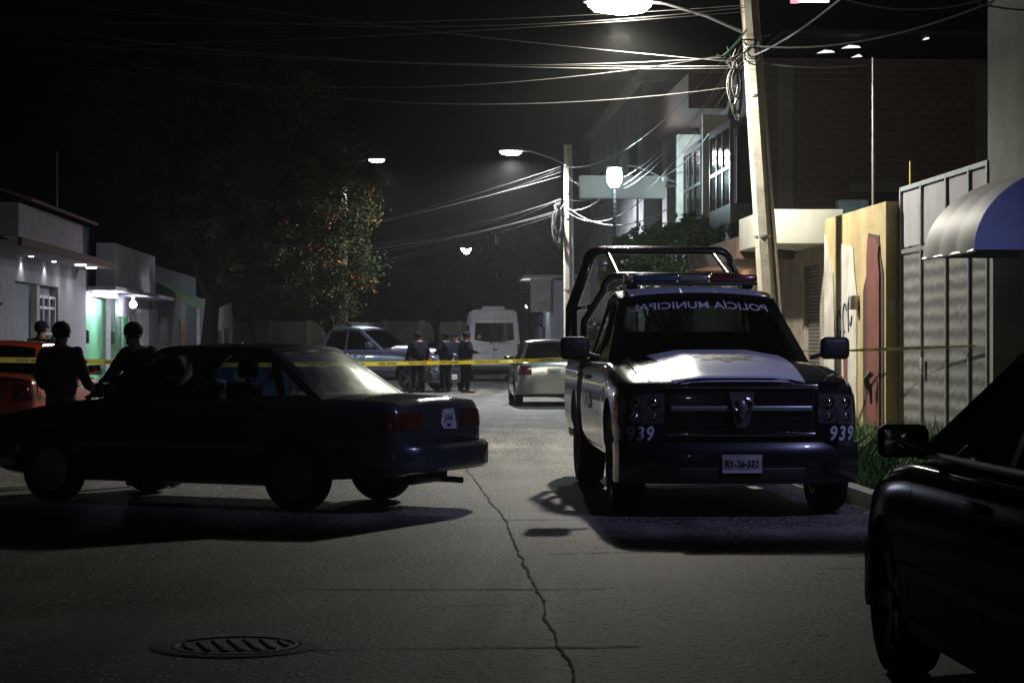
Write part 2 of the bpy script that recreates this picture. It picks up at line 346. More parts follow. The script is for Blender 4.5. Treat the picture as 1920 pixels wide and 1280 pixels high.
# ------------------------------------------------------------------ wheels and vehicles
def make_wheel(r, wd, mat_rim, spokes=10, name='wheel', parent=None, loc=(0, 0, 0), side=1):
    o = MB(); rr = r*.66; h = wd/2
    o.lathe([(rr, -h*.85), (r*.86, -h), (r*.95, -h*.93), (r, -h*.7), (r, -h*.25), (r*.985, -h*.22), (r*.985, -h*.15), (r, -h*.12), (r, h*.12), (r*.985, h*.15), (r*.985, h*.22), (r, h*.25), (r, h*.7), (r*.95, h*.93), (r*.86, h), (rr, h*.85)], 40, 'y', close=True)
    t = o.build(name, Mt['rubber'], parent); t.location = loc
    q = MB(); s = side
    q.lathe([(rr*1.02, s*h*.86), (rr*.95, s*h*.80), (rr*.92, s*h*.2), (rr*.9, -s*h*.8), (rr*1.0, -s*h*.84), (rr*1.02, -s*h*.84)], 40, 'y', close=True)
    q.lathe([(.001, s*h*.74), (r*.14, s*h*.74), (r*.17, s*h*.62), (r*.17, s*h*.2), (.001, s*h*.2)], 20, 'y')
    q.lathe([(.001, s*h*.1), (rr*.93, s*h*.1), (rr*.93, s*h*.0), (.001, s*h*.0)], 30, 'y')
    for k in range(spokes):
        a = 2*pi*k/spokes; m = M.Rotation(a, 4, 'Y')
        q.plate([(r*.12, s*h*.35, -.028*r/.3), (rr*.94, s*h*.5, -.045*r/.3), (rr*.94, s*h*.5, .045*r/.3), (r*.12, s*h*.35, .028*r/.3)], (0, s*h*.25, 0), m)
    q.build('rim', mat_rim, t, 30)
    return t
def body_loft(xs, zb, zt, zsh, wf, top_pow=2.0, sec=None):
    b = MB(); rings = []
    for x in xs:
        w_ = wf(x); b0 = zb(x); s_ = zsh(x); t_ = zt(x); h = s_-b0
        half = [(0, b0), (.5*w_, b0), (.84*w_, b0), (.945*w_, b0+.03*min(1, h/.3)), (.985*w_, b0+.18*h), (w_, b0+.42*h), (1.0*w_, b0+.6*h), (.99*w_, b0+.75*h), (.975*w_, s_-.1*h), (.95*w_, s_-.03*h), (.915*w_, s_)]
        for q in (.86, .76, .62, .46, .3, .15, 0): half.append((q*w_, s_+(t_-s_)*(1-(q/.915)**top_pow)))
        ring = [(x, y, z) for y, z in half]+[(x, -y, z) for y, z in half[-2:0:-1]]
        rings.append(ring)
    b.loft(rings, True); return b
def linspace(a, b, n): return [a+(b-a)*i/(n-1) for i in range(n)]
def arches(b, axles, r, ymax, depth=.34, zc=None):
    cuts = []
    for ax in axles:
        for s in (-1, 1):
            c = MB(); c.lathe([(r, s*(ymax+.3)), (r, s*(ymax-depth))], 40, 'y', M.Translation((ax, 0, zc))); cuts.append(c.mesh('c'))
    me = mod_apply(b.mesh('body'), cutters=cuts); fin(me, 32, False); return me
def bvh(me): return BVHTree.FromPolygons([v.co for v in me.vertices], [tuple(p.vertices) for p in me.polygons])
def drape(me, tree, axis, sign, off=.003):
    d = V((0, 0, 0)); d[axis] = -sign
    for v in me.vertices:
        o = v.co.copy(); o[axis] = sign*6; h = tree.ray_cast(o, d)
        if h[0] is not None: v.co[axis] = h[0][axis]+sign*off
        else: v.co[axis] = 99
    bm = bmesh.new(); bm.from_mesh(me); bmesh.ops.delete(bm, geom=[v for v in bm.verts if v.co[axis] == 99], context='VERTS'); bm.to_mesh(me); bm.free(); me.update()
def seam(b, tree, pts, wd, axis, sign, step=.06):        # pts in the two other axes
    P = []
    for a, c in zip(pts, pts[1:]):
        n = max(1, int(math.dist(a, c)/step))
        for i in range(n): P.append((a[0]+(c[0]-a[0])*i/n, a[1]+(c[1]-a[1])*i/n))
    P.append(pts[-1]); oth = [i for i in range(3) if i != axis]; vs = []; fs = []
    for i, p_ in enumerate(P):
        q = P[min(i+1, len(P)-1)]; r_ = P[max(i-1, 0)]; t = V((q[0]-r_[0], q[1]-r_[1])).normalized(); nn = (-t.y, t.x)
        for e in (-1, 1):
            v = [0, 0, 0]; v[oth[0]] = p_[0]+e*nn[0]*wd/2; v[oth[1]] = p_[1]+e*nn[1]*wd/2; o = V(v); o[axis] = sign*6; d = V((0, 0, 0)); d[axis] = -sign
            h = tree.ray_cast(o, d); v[axis] = (h[0][axis] if h[0] is not None else 0)+sign*.002
            if h[0] is None: return
            vs.append(v)
        if i: fs.append((2*i-2, 2*i-1, 2*i+1, 2*i))
    b.add(vs, fs)
def decal(name, fn, nu, nv, mat, parent, tree, axis=2, sign=1, off=.004):
    b = MB(); b.grid(fn, nu, nv); me = b.mesh(name); drape(me, tree, axis, sign, off); me.update(); return link_mesh(name, me, mat, parent)
def green(root, P, paint, gl, pillar=None, backgl=None, bp=True):
    """cabin above the belt: windscreen, rear window, side glass, pillars, roof"""
    xa, xb, xc, xd = P['xwb'], P['xrt'], P['xrr'], P['xbb']; zb, zr, wb, wr = P['zb'], P['zr'], P['wb'], P['wr']
    bl, bt, cr = P.get('bulge', .16), P.get('bt', .06), P.get('crown', .05); pillar = pillar or paint
    zf = P.get('zwb', zb); zk = P.get('zbb', zb)
    lp = lambda a, c, t: a+(c-a)*t
    wz = lambda z: lp(wb, wr, max(0, (z-zb)/(zr-zb)))
    def Fs(u, v, o=0):
        z0 = zf; z = lp(z0, zr, v)
        return V((lp(xa, xb, v)+lp(bl, bt, v)*(1-u*u)+o, u*lp(wb, wr, v), z+cr*v*(1-u*u)+.02*sin(pi*v)*(1-u*u)+o*.5))
    def Bs(u, v, o=0):
        z = lp(zk, zr, v)
        return V((lp(xd, xc, v)-lp(bl*.8, bt, v)*(1-u*u)-o, u*lp(wb, wr, v), z+cr*v*(1-u*u)+.03*sin(pi*v)*(1-u*u)+o*.5))
    e = .90
    MB().grid(lambda i, j: Fs((2*i-1)*e, lp(.0, .93, j)), 14, 8).build('windscreen', gl, root, 80)
    MB().grid(lambda i, j: Bs((2*i-1)*(P.get('be', .88)), lp(.04, .9, j)), 14, 8).build('rear_window', backgl or gl, root, 80)
    b = MB()
    for s in (-1, 1):
        b.slab(lambda i, j: Fs(s*lp(e-.005, 1, i), j, .004), 2, 8, (-.03, 0, -.02))
        b.slab(lambda i, j: Bs(s*lp(P.get('be', .88)-.005, 1, i), j, .004), 2, 8, (.03, 0, -.02))
    b.slab(lambda i, j: Fs(2*i-1, lp(.92, 1, j), .005), 12, 2, (-.03, 0, -.02))
    b.slab(lambda i, j: Bs(2*i-1, lp(.89, 1, j), .005), 12, 2, (.03, 0, -.02))
    b.slab(lambda i, j: Bs(2*i-1, lp(-.05, .05, j), .005), 12, 2, (.03, 0, -.02))
    def side(x, z, s, ins=0): return V((x, s*(wz(z)-ins), z))
    cw = P.get('cw', .2); aw = P.get('aw', .05); zt_ = zr-.05
    for s in (-1, 1):
        T = (0, -s*.03, 0); zm = zf if zf < zb else zb
        xA = lambda z: lp(xa, xb, (z-zf)/(zr-zf)); xD = lambda z: lp(xd, xc, (z-zk)/(zr-zk))
        b.plate([side(xA(zb), zb, s), side(xA(zr), zr, s), side(xA(zr)-aw*1.3, zr, s), side(xA(zb)-aw*1.6, zb, s)], T)
        b.plate([side(xD(zb), zb, s), side(xD(zr), zr, s), side(xD(zr)+cw*.75, zr, s), side(xD(zb)+cw*1.0, zb, s)], T)
        b.plate([side(xb+.02, zr, s, .002), side(xc-.02, zr, s, .002), side(xc-.02, zt_, s, .002), side(xb-.06+.02, zt_, s, .002)], T)
        b.tube([side(xb-.01, zr-.012, s, .012)]+[side(lp(xb, xc, t), zr+.004*sin(pi*t), s, .01) for t in (.1, .3, .5, .7, .9)]+[side(xc+.01, zr-.012, s, .012)], .022, 8)
    def roof(i, j):
        u = 2*i-1; x0 = xb+bt*(1-u*u); x1 = xc-bt*(1-u*u)
        return V((lp(x0, x1, j), u*wr, zr+cr*(1-u**2*.9-.1*abs(u)**6)+P.get('arch', .03)*4*j*(1-j)))
    b.build('cabin_frame', pillar, root, 40)
    MB().slab(roof, 20, 16, (0, 0, -.025)).build('roof', paint, root, 40)
    xB = P.get('xB')
    for s in (-1, 1):
        xAb = lp(xa, xb, (zb-zf)/(zr-zf)); xDb = lp(xd, xc, (zb-zk)/(zr-zk))
        segs = [(None, xB), (xB, P.get('xC')), (P.get('xC'), None)] if P.get('xC') is not None else ([(None, xB), (xB, None)] if xB is not None else [(None, None)])
        for (fr, to) in segs:
            q = []
            if fr is None: q += [side(xAb-.03, zb, s, .014), side(xb-.04, zt_+.02, s, .014)]
            else: q += [side(fr, zb, s, .014), side(fr, zt_+.02, s, .014)]
            if to is None: q += [side(xc+cw*.4, zt_+.02, s, .014), side(xDb+cw*.5, zb, s, .014)]
            else: q += [side(to, zt_+.02, s, .014), side(to, zb, s, .014)]
            MB().plate(q, (0, -s*.004, 0)).build('side_window', gl, root)
        for xx in [k for k in (xB, P.get('xC')) if k is not None]:
            MB().plate([side(xx-.035, zb, s, .004), side(xx-.03, zt_+.01, s, .004), side(xx+.03, zt_+.01, s, .004), side(xx+.035, zb, s, .004)], (0, -s*.03, 0)).build('door_pillar', Mt['black'], root)
    return Fs, Bs, roof
def mirror_part(root, c, s, size=(.09, .2, .13), paint=None):
    b = MB(); x, y, z = c; a, w_, h = size
    b.rbox((x-a*.35, min(y, y+s*w_), z-h/2), (x+a*.65, max(y, y+s*w_), z+h/2), min(a, h)*.38)
    b.tube([(x, y-s*.09, z-h*.42), (x+.01, y+s*.03, z-h*.25)], .022, 8)
    o = b.build('wing_mirror', paint or Mt['black'], root, 50)
    MB().rbox((x-a*.35-.004, min(y+s*.015, y+s*(w_-.015)), z-h/2+.015), (x-a*.35+.006, max(y+s*.015, y+s*(w_-.015)), z+h/2-.015), .004).build('mirror_glass', Mt['chrome'], o)
def interior(root, P, floor=.9, rear=True, heads=True, front_x=0, rear_x=-.85, zs=1.0, steer=1):
    for s in (-1, 1):
        b = MB(); zt = P['zr']-.3
        b.rbox((front_x-.10, s*.36-.24, floor-.25), (front_x+.03, s*.36+.24, zt), .05, M.Translation((0, 0, 0)))
        o = b.build('seat', Mt['seat'], root)
        if not heads: continue
        h = MB(); h.rbox((front_x-.12, s*.36-.12, zt+.04), (front_x-.02, s*.36+.12, zt+.19), .04); h.tube([(front_x-.07, s*.36, zt-.02), (front_x-.07, s*.36, zt+.06)], .02)
        h.build('headrest', Mt['seat'], o)
    if rear:
        b = MB(); b.rbox((rear_x-.1, -.6, floor-.2), (rear_x+.04, .6, P['zr']-.4), .05); b.build('rear_bench', Mt['seat'], root)
    b = MB(); b.rbox((P['xwb']-.42, -.62, P['zb']-.12), (P['xwb']-.1, .62, P['zb']+.045), .04); b.build('dashboard', Mt['black'], root)
    b = MB(); m = M.Translation((P['xwb']-.55, steer*.36, P['zb']+.03)) @ M.Rotation(R(-25), 4, 'Y')
    b.lathe([(.175+.014*cos(t), .014*sin(t)) for t in [2*pi*k/8 for k in range(8)]], 28, 'x', m, close=True)
    b.rbox((-.02, -.05, -.05), (.02, .05, .05), .015, m)
    for a in (0, 120, 240): b.tube([(0, 0, 0), (0, .17*cos(R(a+90)), .17*sin(R(a+90)))], .012, 6, m=m)
    b.build('steering_wheel', Mt['black'], root)

def make_sedan(name, paint, P, wheelmat=None, glassm=None, rearglass=None, plates=(None, None), detail=True, pillar=None, tail='block', spokes=10):
    root = empty(name)
    fx, rx = P['front'], P['rear']; hw = P['hw']
    zt = pchip(P['top']); zsh = pchip(P['sh']); zb = pchip(P['bot']); wf = pchip(P['w'])
    xs = [rx, rx+.01, rx+.03, rx+.07]+linspace(rx+.12, fx-.12, 60)+[fx-.07, fx-.03, fx-.01, fx]
    b = body_loft(xs, zb, zt, zsh, wf)
    me = arches(b, P['axles'], P['ar'], hw, .3, P['ac']); tree = bvh(me)
    link_mesh('body', me, paint, root)
    Fs, Bs, roof = green(root, P, paint, glassm or Mt['glass'], pillar, rearglass)
    interior(root, P, front_x=P.get('sx', .1), rear_x=P.get('srx', -.75))
    for ax in P['axles']:
        for s in (-1, 1): make_wheel(P['wr_'], .19, wheelmat or Mt['rim'], spokes, 'wheel', root, (ax, s*(hw-.115), P['wr_']), s)
    sm = MB()
    for s in (-1, 1):
        z1 = P['zb']-.01
        for x in P['doors']: seam(sm, tree, [(x, .3), (x, z1-.02)], .009, 1, s)
        seam(sm, tree, [(P['doors'][0], .3), (P['doors'][-1], .3)], .008, 1, s)
    seam(sm, tree, [(P['xwb']+.12, -.66), (fx-.16, -.6), (fx-.16, .6), (P['xwb']+.12, .66)], .009, 2, 1)
    if P.get('boot', 1): seam(sm, tree, [(P['xbb']-.1, -.6), (rx+.1, -.6), (rx+.1, .6), (P['xbb']-.1, .6)], .009, 2, 1)
    sm.build('panel_gaps', Mt['gap'], root, norm=False)
    for s in (-1, 1):
        for x in P['handles']:
            h = tree.ray_cast(V((x, s*3, P['zb']-.12)), V((0, -s, 0)))[0]
            y = h.y if h else s*hw
            MB().rbox((x-.09, min(y-.005*s, y+.03*s), P['zb']-.14), (x+.09, max(y-.005*s, y+.03*s), P['zb']-.105), .01).build('door_handle', Mt['black'], root)
        mirror_part(root, (P['xwb']-.32, s*(P['wb']+.03), P['zb']+.07), s, paint=Mt['black'])
        # side rubbing strip
        b = MB(); me2 = MB().grid(lambda i, j: (P['axles'][1]+P['ar']+.02+(P['axles'][0]-P['axles'][1]-2*P['ar']-.04)*i, s*2, .46+.05*j), 16, 1).mesh('strip'); drape(me2, tree, 1, s, .006)
        link_mesh('side_trim', me2, Mt['black'], root)
    # bumpers: swept bars following the ends
    def bumper(xe, sgn, z0, z1, nm, mat):
        rings = []; bw = wf(xe-sgn*.2)+.02; bs = wf(xe-sgn*.42)+.004
        for k in range(21):
            t = -1+2*k/20; a = abs(t)
            y = t*bw; x = xe+sgn*(.09-.22*a**5-.04*a*a)
            prof = [(0, z0+.03), (-.03, z0), (-.09, z0), (-.09, z1), (-.03, z1), (0, z1-.03)]
            rings.append([(x+sgn*q[0], y, q[1]) for q in prof])
        for s in (1, -1):
            e = rings[-1 if s == 1 else 0]
            ex = [(v[0]-sgn*.2, s*bs, v[2]) for v in e]
            if s == 1: rings.append(ex)
            else: rings.insert(0, ex)
        return MB().loft(rings, True).build(nm, mat, root, 40)
    fz0, fz1 = P.get('bz', (.3, .56))
    bumper(fx-.02, 1, fz0-.02, fz1-.02, 'front_bumper', P.get('bmat', paint)); bumper(rx+P.get('rb', .02), -1, fz0, fz1, 'rear_bumper', P.get('bmat', paint))
    # lamps
    zl = P.get('lampz', (.62, .76)); tz = P.get('tailz', (.66, .82)); ti, to = P.get('taily', (.42, hw-.03))
    for s in (-1, 1):
        me2 = MB().slab(lambda i, j: (fx, s*(.42+(hw-.07-.42)*i), zl[0]+(zl[1]-zl[0])*j), 6, 3, (-.01, 0, 0)).mesh('hl'); drape(me2, tree, 0, 1, .006); link_mesh('headlight', me2, Mt['lens_clear'], root)
        me2 = MB().grid(lambda i, j: (rx, s*(ti+(to-ti)*i), tz[0]+(tz[1]-tz[0])*j), 8, 4).mesh('tl'); drape(me2, tree, 0, -1, .008)
        t = link_mesh('tail_light', me2, Mt['lens_red'], root)
        me2 = MB().grid(lambda i, j: (rx+.16*i, s*3, tz[0]+(tz[1]-tz[0])*j), 4, 3).mesh('tls'); drape(me2, tree, 1, s, .005); link_mesh('side_lens', me2, Mt['lens_red'], t)
    me2 = MB().grid(lambda i, j: (fx, -.38+.76*i, zl[0]+.01+(zl[1]-zl[0]-.02)*j), 10, 4).mesh('gr'); drape(me2, tree, 0, 1, .006); link_mesh('grille', me2, Mt['black'], root)
    if plates[0]:
        s_, (y, z) = plates[0], P.get('plate', (0, .62)); h = tree.ray_cast(V((-5, y, z)), V((1, 0, 0)))[0]; x = (h.x if h else rx)-.02
        if P.get('plateb'): x = rx-.085
        pl = MB().rbox((x-.004, y-.15, z-.075), (x+.004, y+.15, z+.075), .004).build('licence_plate', Mt['plate'], root)
        if s_ != '-': text('plate_text', s_, .085, Mt['ink'], pl, BX(x-.0065, y, z-.005), .9, .001)
    # exhaust and underbody
    MB().tube([(rx+.6, -.45, .22), (rx+.12, -.45, .22), (rx+.03, -.45, .215)], .028, 10).build('exhaust_pipe', Mt['darkrim'], root)
    MB().rbox((P['axles'][1]+.4, -hw*.8, .2), (P['axles'][0]-.4, hw*.8, .34), .04).build('underbody', Mt['black'], root)
    MB().rbox((rx+.18, -.5, .2), (rx+.55, .15, .36), .05).build('silencer', Mt['darkrim'], root)
    return root, tree, Fs, Bs
# --- boxy old sedan parameters
PS = dict(rb=-.13, front=2.06, rear=-2.2, hw=.835, axles=(1.235, -1.235), ar=.335, ac=.31, wr_=.29,
  top=[(-2.2, .84), (-2.14, .925), (-1.9, .955), (-1.5, .965), (-1.0, .94), (.9, .92), (1.4, .85), (1.9, .73), (2.0, .69), (2.06, .6)],
  sh=[(-2.2, .82), (-2.12, .90), (-1.5, .925), (-1.0, .915), (.9, .89), (1.5, .81), (1.95, .69), (2.06, .58)],
  bot=[(-2.2, .42), (-2.1, .3), (-1.6, .27), (-.9, .2), (.9, .2), (1.7, .24), (2.06, .36)],
  w=[(-2.2, .72), (-2.15, .79), (-1.9, .82), (-1.2, .835), (1.2, .835), (1.7, .81), (1.95, .76), (2.06, .66)],
  xwb=.90, xrt=.22, xrr=-.88, xbb=-1.48, zb=.92, zr=1.335, wb=.745, wr=.575, bulge=.12, bt=.05, crown=.035, arch=.02, cw=.1, aw=.05, xB=-.2,
  doors=(.78, -.22, -1.0), handles=(-.1, -.86), plate=(.0, .68), bz=(.34, .56), tailz=(.68, .82), taily=(.36, .77), sx=0.0, srx=-.8)
paint_sed = pbr('dark_grey_blue_paint', (.06, .068, .078), .22, metal=.35, var=.1, coat=1, scale=2)
sed, tree_s, _, _ = make_sedan('dark_sedan', paint_sed, PS, rearglass=Mt['dusty'], plates=(None, None), spokes=12)
tag(sed, 'dark boxy four-door sedan parked across the road with a glare on its rear window', 'car')
rac = V((-1.464, 17.84, 0)); hd = V((-cos(R(25)), sin(R(25)), 0)); sed.location = rac+hd*1.235; sed.rotation_euler = (0, 0, atan2(hd.y, hd.x))
# torn paper plate on the boot lid: boot right part
hit = tree_s.ray_cast(V((-5, -.12, .76)), V((1, 0, 0)))[0]
bx = hit.x-.006
pp = MB().plate([(bx, .0, .83), (bx, -.21, .84), (bx, -.25, .74), (bx, -.27, .665), (bx, -.02, .675), (bx, .03, .72)], (-.003, 0, 0)).build('paper_plate', pbr('crumpled_paper', (.5, .5, .5), .8, scale=20), sed)
text('paper_writing', 'J-5-6', .08, Mt['ink'], pp, BX(bx-.005, -.11, .765), .9, .002); text('paper_writing', 'MX', .04, Mt['ink'], pp, BX(bx-.005, -.12, .70), 1.2, .001)
# ---- hatch / compact and modern sedans
PM = dict(front=2.12, rear=-2.16, hw=.86, axles=(1.3, -1.3), ar=.345, ac=.32, wr_=.31,
  top=[(-2.16, .88), (-2.11, 1.0), (-1.95, 1.04), (-1.5, 1.05), (-1.0, .98), (.9, .98), (1.4, .93), (1.85, .82), (2.03, .7), (2.12, .55)],
  sh=[(-2.16, .84), (-2.08, .96), (-1.5, .985), (-1.0, .95), (.9, .94), (1.5, .87), (1.9, .74), (2.12, .52)],
  bot=[(-2.16, .36), (-2.05, .24), (-1.6, .24), (-.9, .18), (.9, .18), (1.7, .2), (2.12, .28)],
  w=[(-2.16, .66), (-2.1, .76), (-1.85, .82), (-1.2, .855), (1.2, .86), (1.7, .82), (1.95, .72), (2.12, .5)],
  xwb=1.02, xrt=.18, xrr=-.9, xbb=-1.62, zb=.97, zr=1.42, wb=.76, wr=.56, bulge=.16, bt=.08, crown=.045, arch=.03, cw=.12, aw=.05, xB=-.25,
  doors=(.82, -.27, -1.1), handles=(-.12, -.95), plate=(.0, .76), bz=(.26, .56), tailz=(.7, .9), taily=(.5, .80), sx=0.0, srx=-.85)
silver = pbr('silver_paint', (.42, .42, .38), .28, metal=.7, var=.06, coat=1)
def place(o, px, Y, z=0, yaw=None, head=1):
    o.location = V(((px-960)*Y/F, Y, z)); o.rotation_euler = (0, 0, (pi/2 if head == 1 else -pi/2)+YAW+(yaw or 0)); return o
silv, t_, _, _ = make_sedan('silver_sedan', silver, PM, plates=('YHB-41', None), spokes=8, glassm=Mt['tint'])
tag(silv, 'silver sedan parked at the kerb behind the police pickup, one tail light lit', 'car'); place(silv, 1027, 48.2)
lt = MB().rbox((-2.14, .62, .74), (-2.10, .70, .83), .01).build('lit_tail_light', emis('tail_glow', (1, .05, .02), 3), silv)
redp = pbr('red_paint', (.22, .025, .01), .32, var=.1, coat=1)
PR = dict(PM); PR.update(zr=1.36, plate=(.0, .80))
red, t_, _, _ = make_sedan('red_car', redp, PR, plates=('UKZ-9685', None), spokes=6, glassm=Mt['tint'])
tag(red, 'red car parked on the left with a white rear number plate', 'car'); place(red, 28, 27.0, yaw=-.06)
bluep = pbr('blue_paint', (.03, .1, .42), .3, var=.1, coat=1)
PB = dict(PM); PB.update(zr=1.30)
blu, t_, _, _ = make_sedan('blue_car', bluep, PB, plates=('-', None), spokes=6, glassm=Mt['tint'])
tag(blu, 'blue car parked beyond the dark sedan, seen through its windows', 'car'); place(blu, 470, 41.5)
for px, Y, yw, mat, lb in ((662, 92, .5, redp, 'small far red car beyond the grey pickup with a lit brake light'), (628, 112, 1.4, silver, 'farthest pale car, parked under the trees left of the grey pickup'), (806, 104, pi, silver, 'far car facing the camera between the officers and the van')):
    c = copy_tree(silv); c.name = 'far_car'; tag(c, lb, 'car', 'cars far down the street'); place(c, px, Y, yaw=yw)
# black car in the right foreground
def dullblack():  # near-black diffuse with a weak gloss, mixed unevenly
    m = bpy.data.materials.new('dull_black_paint'); m.use_nodes = True; n = m.node_tree.nodes; l = m.node_tree.links; n.clear()
    o = n.new('ShaderNodeOutputMaterial'); d = n.new('ShaderNodeBsdfDiffuse'); d.inputs[0].default_value = (.0035, .0035, .004, 1); g_ = n.new('ShaderNodeBsdfGlossy'); g_.inputs['Roughness'].default_value = .13
    no = n.new('ShaderNodeTexNoise'); no.inputs['Scale'].default_value = 4; mr = n.new('ShaderNodeMapRange'); mr.inputs[3].default_value = .05; mr.inputs[4].default_value = .12
    l.new(no.outputs['Fac'], mr.inputs[0]); mx = n.new('ShaderNodeMixShader'); l.new(mr.outputs[0], mx.inputs[0]); l.new(d.outputs[0], mx.inputs[1]); l.new(g_.outputs[0], mx.inputs[2]); l.new(mx.outputs[0], o.inputs[0]); return m
blackp = dullblack()
PK = dict(PM); PK['top'] = [(a, b-.045) for a, b in PM['top']]; PK['sh'] = [(a, b-.04) for a, b in PM['sh']]; PK.update(zb=.93, zr=1.335, bmat=blackp, xwb=1.06, xrt=.16, wb=.76, wr=.60)
blk, tree_k, _, _ = make_sedan('black_car', blackp, PK, plates=('-', None), spokes=5, glassm=Mt['tint'], wheelmat=Mt['darkrim'])
tag(blk, 'black car in the right foreground with a chrome strip under its window', 'car')
for s in (-1, 1):
    MB().tube([(-1.45, s*.775, .95), (-.4, s*.79, .948), (.92, s*.775, .945)], .014, 6).build('chrome_strip', pbr('satin_chrome', (.6, .6, .6), .32, metal=.9), blk)
c_ = S(1.965+.86, 8.65-1.3); blk.location = c_; blk.rotation_euler = (0, 0, pi/2+YAW)
# ------------------------------------------------------------------ pickup trucks
def livery(name, dark, light, fn):
    m = pbr(name, dark, .26, metal=.2, var=.05, coat=1); n = m.node_tree.nodes; l = m.node_tree.links; b = n['Principled BSDF']
    tc = [x for x in n if x.type == 'TEX_COORD'][0]; sp = n.new('ShaderNodeSeparateXYZ'); l.new(tc.outputs['Object'], sp.inputs[0])
    fac = fn(n, l, sp); mx = n.new('ShaderNodeMixRGB'); cr = [x for x in n if x.type == 'VALTORGB'][0]
    l.new(fac, mx.inputs[0]); l.new(cr.outputs[0], mx.inputs[1]); mx.inputs[2].default_value = (*light, 1); l.new(mx.outputs[0], b.inputs['Base Color']); return m
def m_(n, l, op, a, b):
    q = n.new('ShaderNodeMath'); q.operation = op
    for k, x in enumerate((a, b)):
        if isinstance(x, (int, float)): q.inputs[k].default_value = x
        else: l.new(x, q.inputs[k])
    return q.outputs[0]
def side_fac(x1, z0, z1):
    def f(n, l, sp):
        zx = m_(n, l, 'ADD', sp.outputs[2], m_(n, l, 'MULTIPLY', sp.outputs[0], .0))
        a = m_(n, l, 'LESS_THAN', m_(n, l, 'ADD', sp.outputs[0], m_(n, l, 'MULTIPLY', sp.outputs[2], .7)), x1)
        a = m_(n, l, 'MULTIPLY', a, m_(n, l, 'GREATER_THAN', zx, z0)); a = m_(n, l, 'MULTIPLY', a, m_(n, l, 'LESS_THAN', zx, z1))
        return m_(n, l, 'MULTIPLY', a, m_(n, l, 'GREATER_THAN', m_(n, l, 'ABSOLUTE', sp.outputs[1], 0), .78))
    return f
def make_pickup(name, paint, white, glassm, cage=True, dark=(.01, .013, .04), texts=True):
    root = empty(name); fx = 2.62; wb2 = 1.785; hw = 1.0; navy = Mt['truck_navy']
    zt = pchip([(-1.35, 1.22), (.4, 1.24), (.85, 1.30), (1.4, 1.265), (2.0, 1.19), (2.4, 1.105), (2.55, 1.07), (2.62, 1.01)])
    zsh = pchip([(-1.35, 1.21), (.6, 1.215), (1.4, 1.19), (2.1, 1.12), (2.45, 1.06), (2.62, .97)])
    zb = pchip([(-1.35, .42), (1.0, .40), (2.3, .42), (2.62, .5)])
    wf = pchip([(-1.35, .965), (-1.0, .985), (1.0, .985), (1.7, 1.0), (2.2, .99), (2.42, .96), (2.55, .90), (2.62, .80)])
    xs = linspace(-1.35, 2.3, 56)+[2.36, 2.42, 2.47, 2.52, 2.55, 2.58, 2.60, 2.615, 2.62]
    b = body_loft(xs, zb, zt, zsh, wf, 3.4)
    # raised power dome on the bonnet
    for v in b.v:
        if v.x > .75 and v.z > 1.0 and abs(v.y) < .62:
            t = max(0, min(1, (v.x-.75)/.25)); e = max(0, min(1, (.5-abs(v.y))/.12)); v.z += .035*t*(e*e*(3-2*e))
    me = arches(b, (wb2,), .475, hw, .4, .46); tree = bvh(me); link_mesh('body', me, paint, root)
    P = dict(xwb=.80, xrt=-.02, xrr=-1.05, xbb=-1.28, zb=1.215, zr=1.80, wb=.895, wr=.715, bulge=.20, bt=.09, crown=.045, arch=.075, cw=.1, aw=.08, xB=-.42, be=.86, sx=0, srx=-1)
    Fs, Bs, roof = green(root, P, paint, glassm)
    interior(root, P, floor=1.2, rear=False, heads=False, front_x=-.35, steer=1)
    MB().box((-1.15, -.7, 1.2), (-1.1, .7, 1.5)).build('rear_bench', Mt['seat'], root)
    # load bed
    rx = -3.05
    zt2 = pchip([(rx, 1.22), (-1.4, 1.22)])
    bb = MB(); sec = lambda x, w_: [(x, w_-.05, .5), (x, w_-.01, .62), (x, w_, .8), (x, w_-.005, 1.0), (x, w_-.03, 1.2), (x, w_-.05, 1.235), (x, w_-.12, 1.235), (x, w_-.13, .62), (x, -(w_-.13), .62), (x, -(w_-.12), 1.235), (x, -(w_-.05), 1.235), (x, -(w_-.03), 1.2), (x, -(w_-.005), 1.0), (x, -w_, .8), (x, -(w_-.01), .62), (x, -(w_-.05), .5)]
    bb.loft([sec(x, 1.0) for x in linspace(rx, -1.40, 20)], True)
    me2 = arches(bb, (-wb2,), .475, hw, .4, .46); link_mesh('load_bed', me2, paint, root)
    MB().rbox((rx-.03, -.93, .55), (rx+.02, .93, 1.235), .02).build('tailgate', paint, root)
    MB().rbox((rx-.12, -.95, .4), (rx-.02, .95, .56), .04).build('rear_bumper', Mt['chrome'], root)
    for s in (-1, 1):
        MB().rbox((rx-.02, min(s*.82, s*.985), .75), (rx+.05, max(s*.82, s*.985), 1.15), .02).build('tail_light', Mt['lens_red'], root)
    MB().box((rx+.1, -.45, .34), (2.2, -.33, .48)).box((rx+.1, .33, .34), (2.2, .45, .48)).box((-1.0, -.75, .33), (.9, .75, .42)).lathe([(.07, -.8), (.07, .8)], 12, 'y', M.Translation((-wb2, 0, .39))).lathe([(.06, -.8), (.06, .8)], 12, 'y', M.Translation((wb2, 0, .39))).build('underbody', Mt['black'], root)
    for ax in (wb2, -wb2):
        for s in (-1, 1): make_wheel(.40, .27, Mt['darkrim'], 5, 'wheel', root, (ax, s*.84, .40), s)
    # grille and its chrome cross bars
    gx = 2.60
    b = MB(); b.rbox((gx-.06, -.60, .655), (gx+.035, .60, 1.035), .04); gr = b.build('grille', Mt['gloss_black'], root)
    b = MB()
    for k in range(8): z = .69+k*.042; b.box((gx+.02, -.55, z), (gx+.041, .55, z+.008))
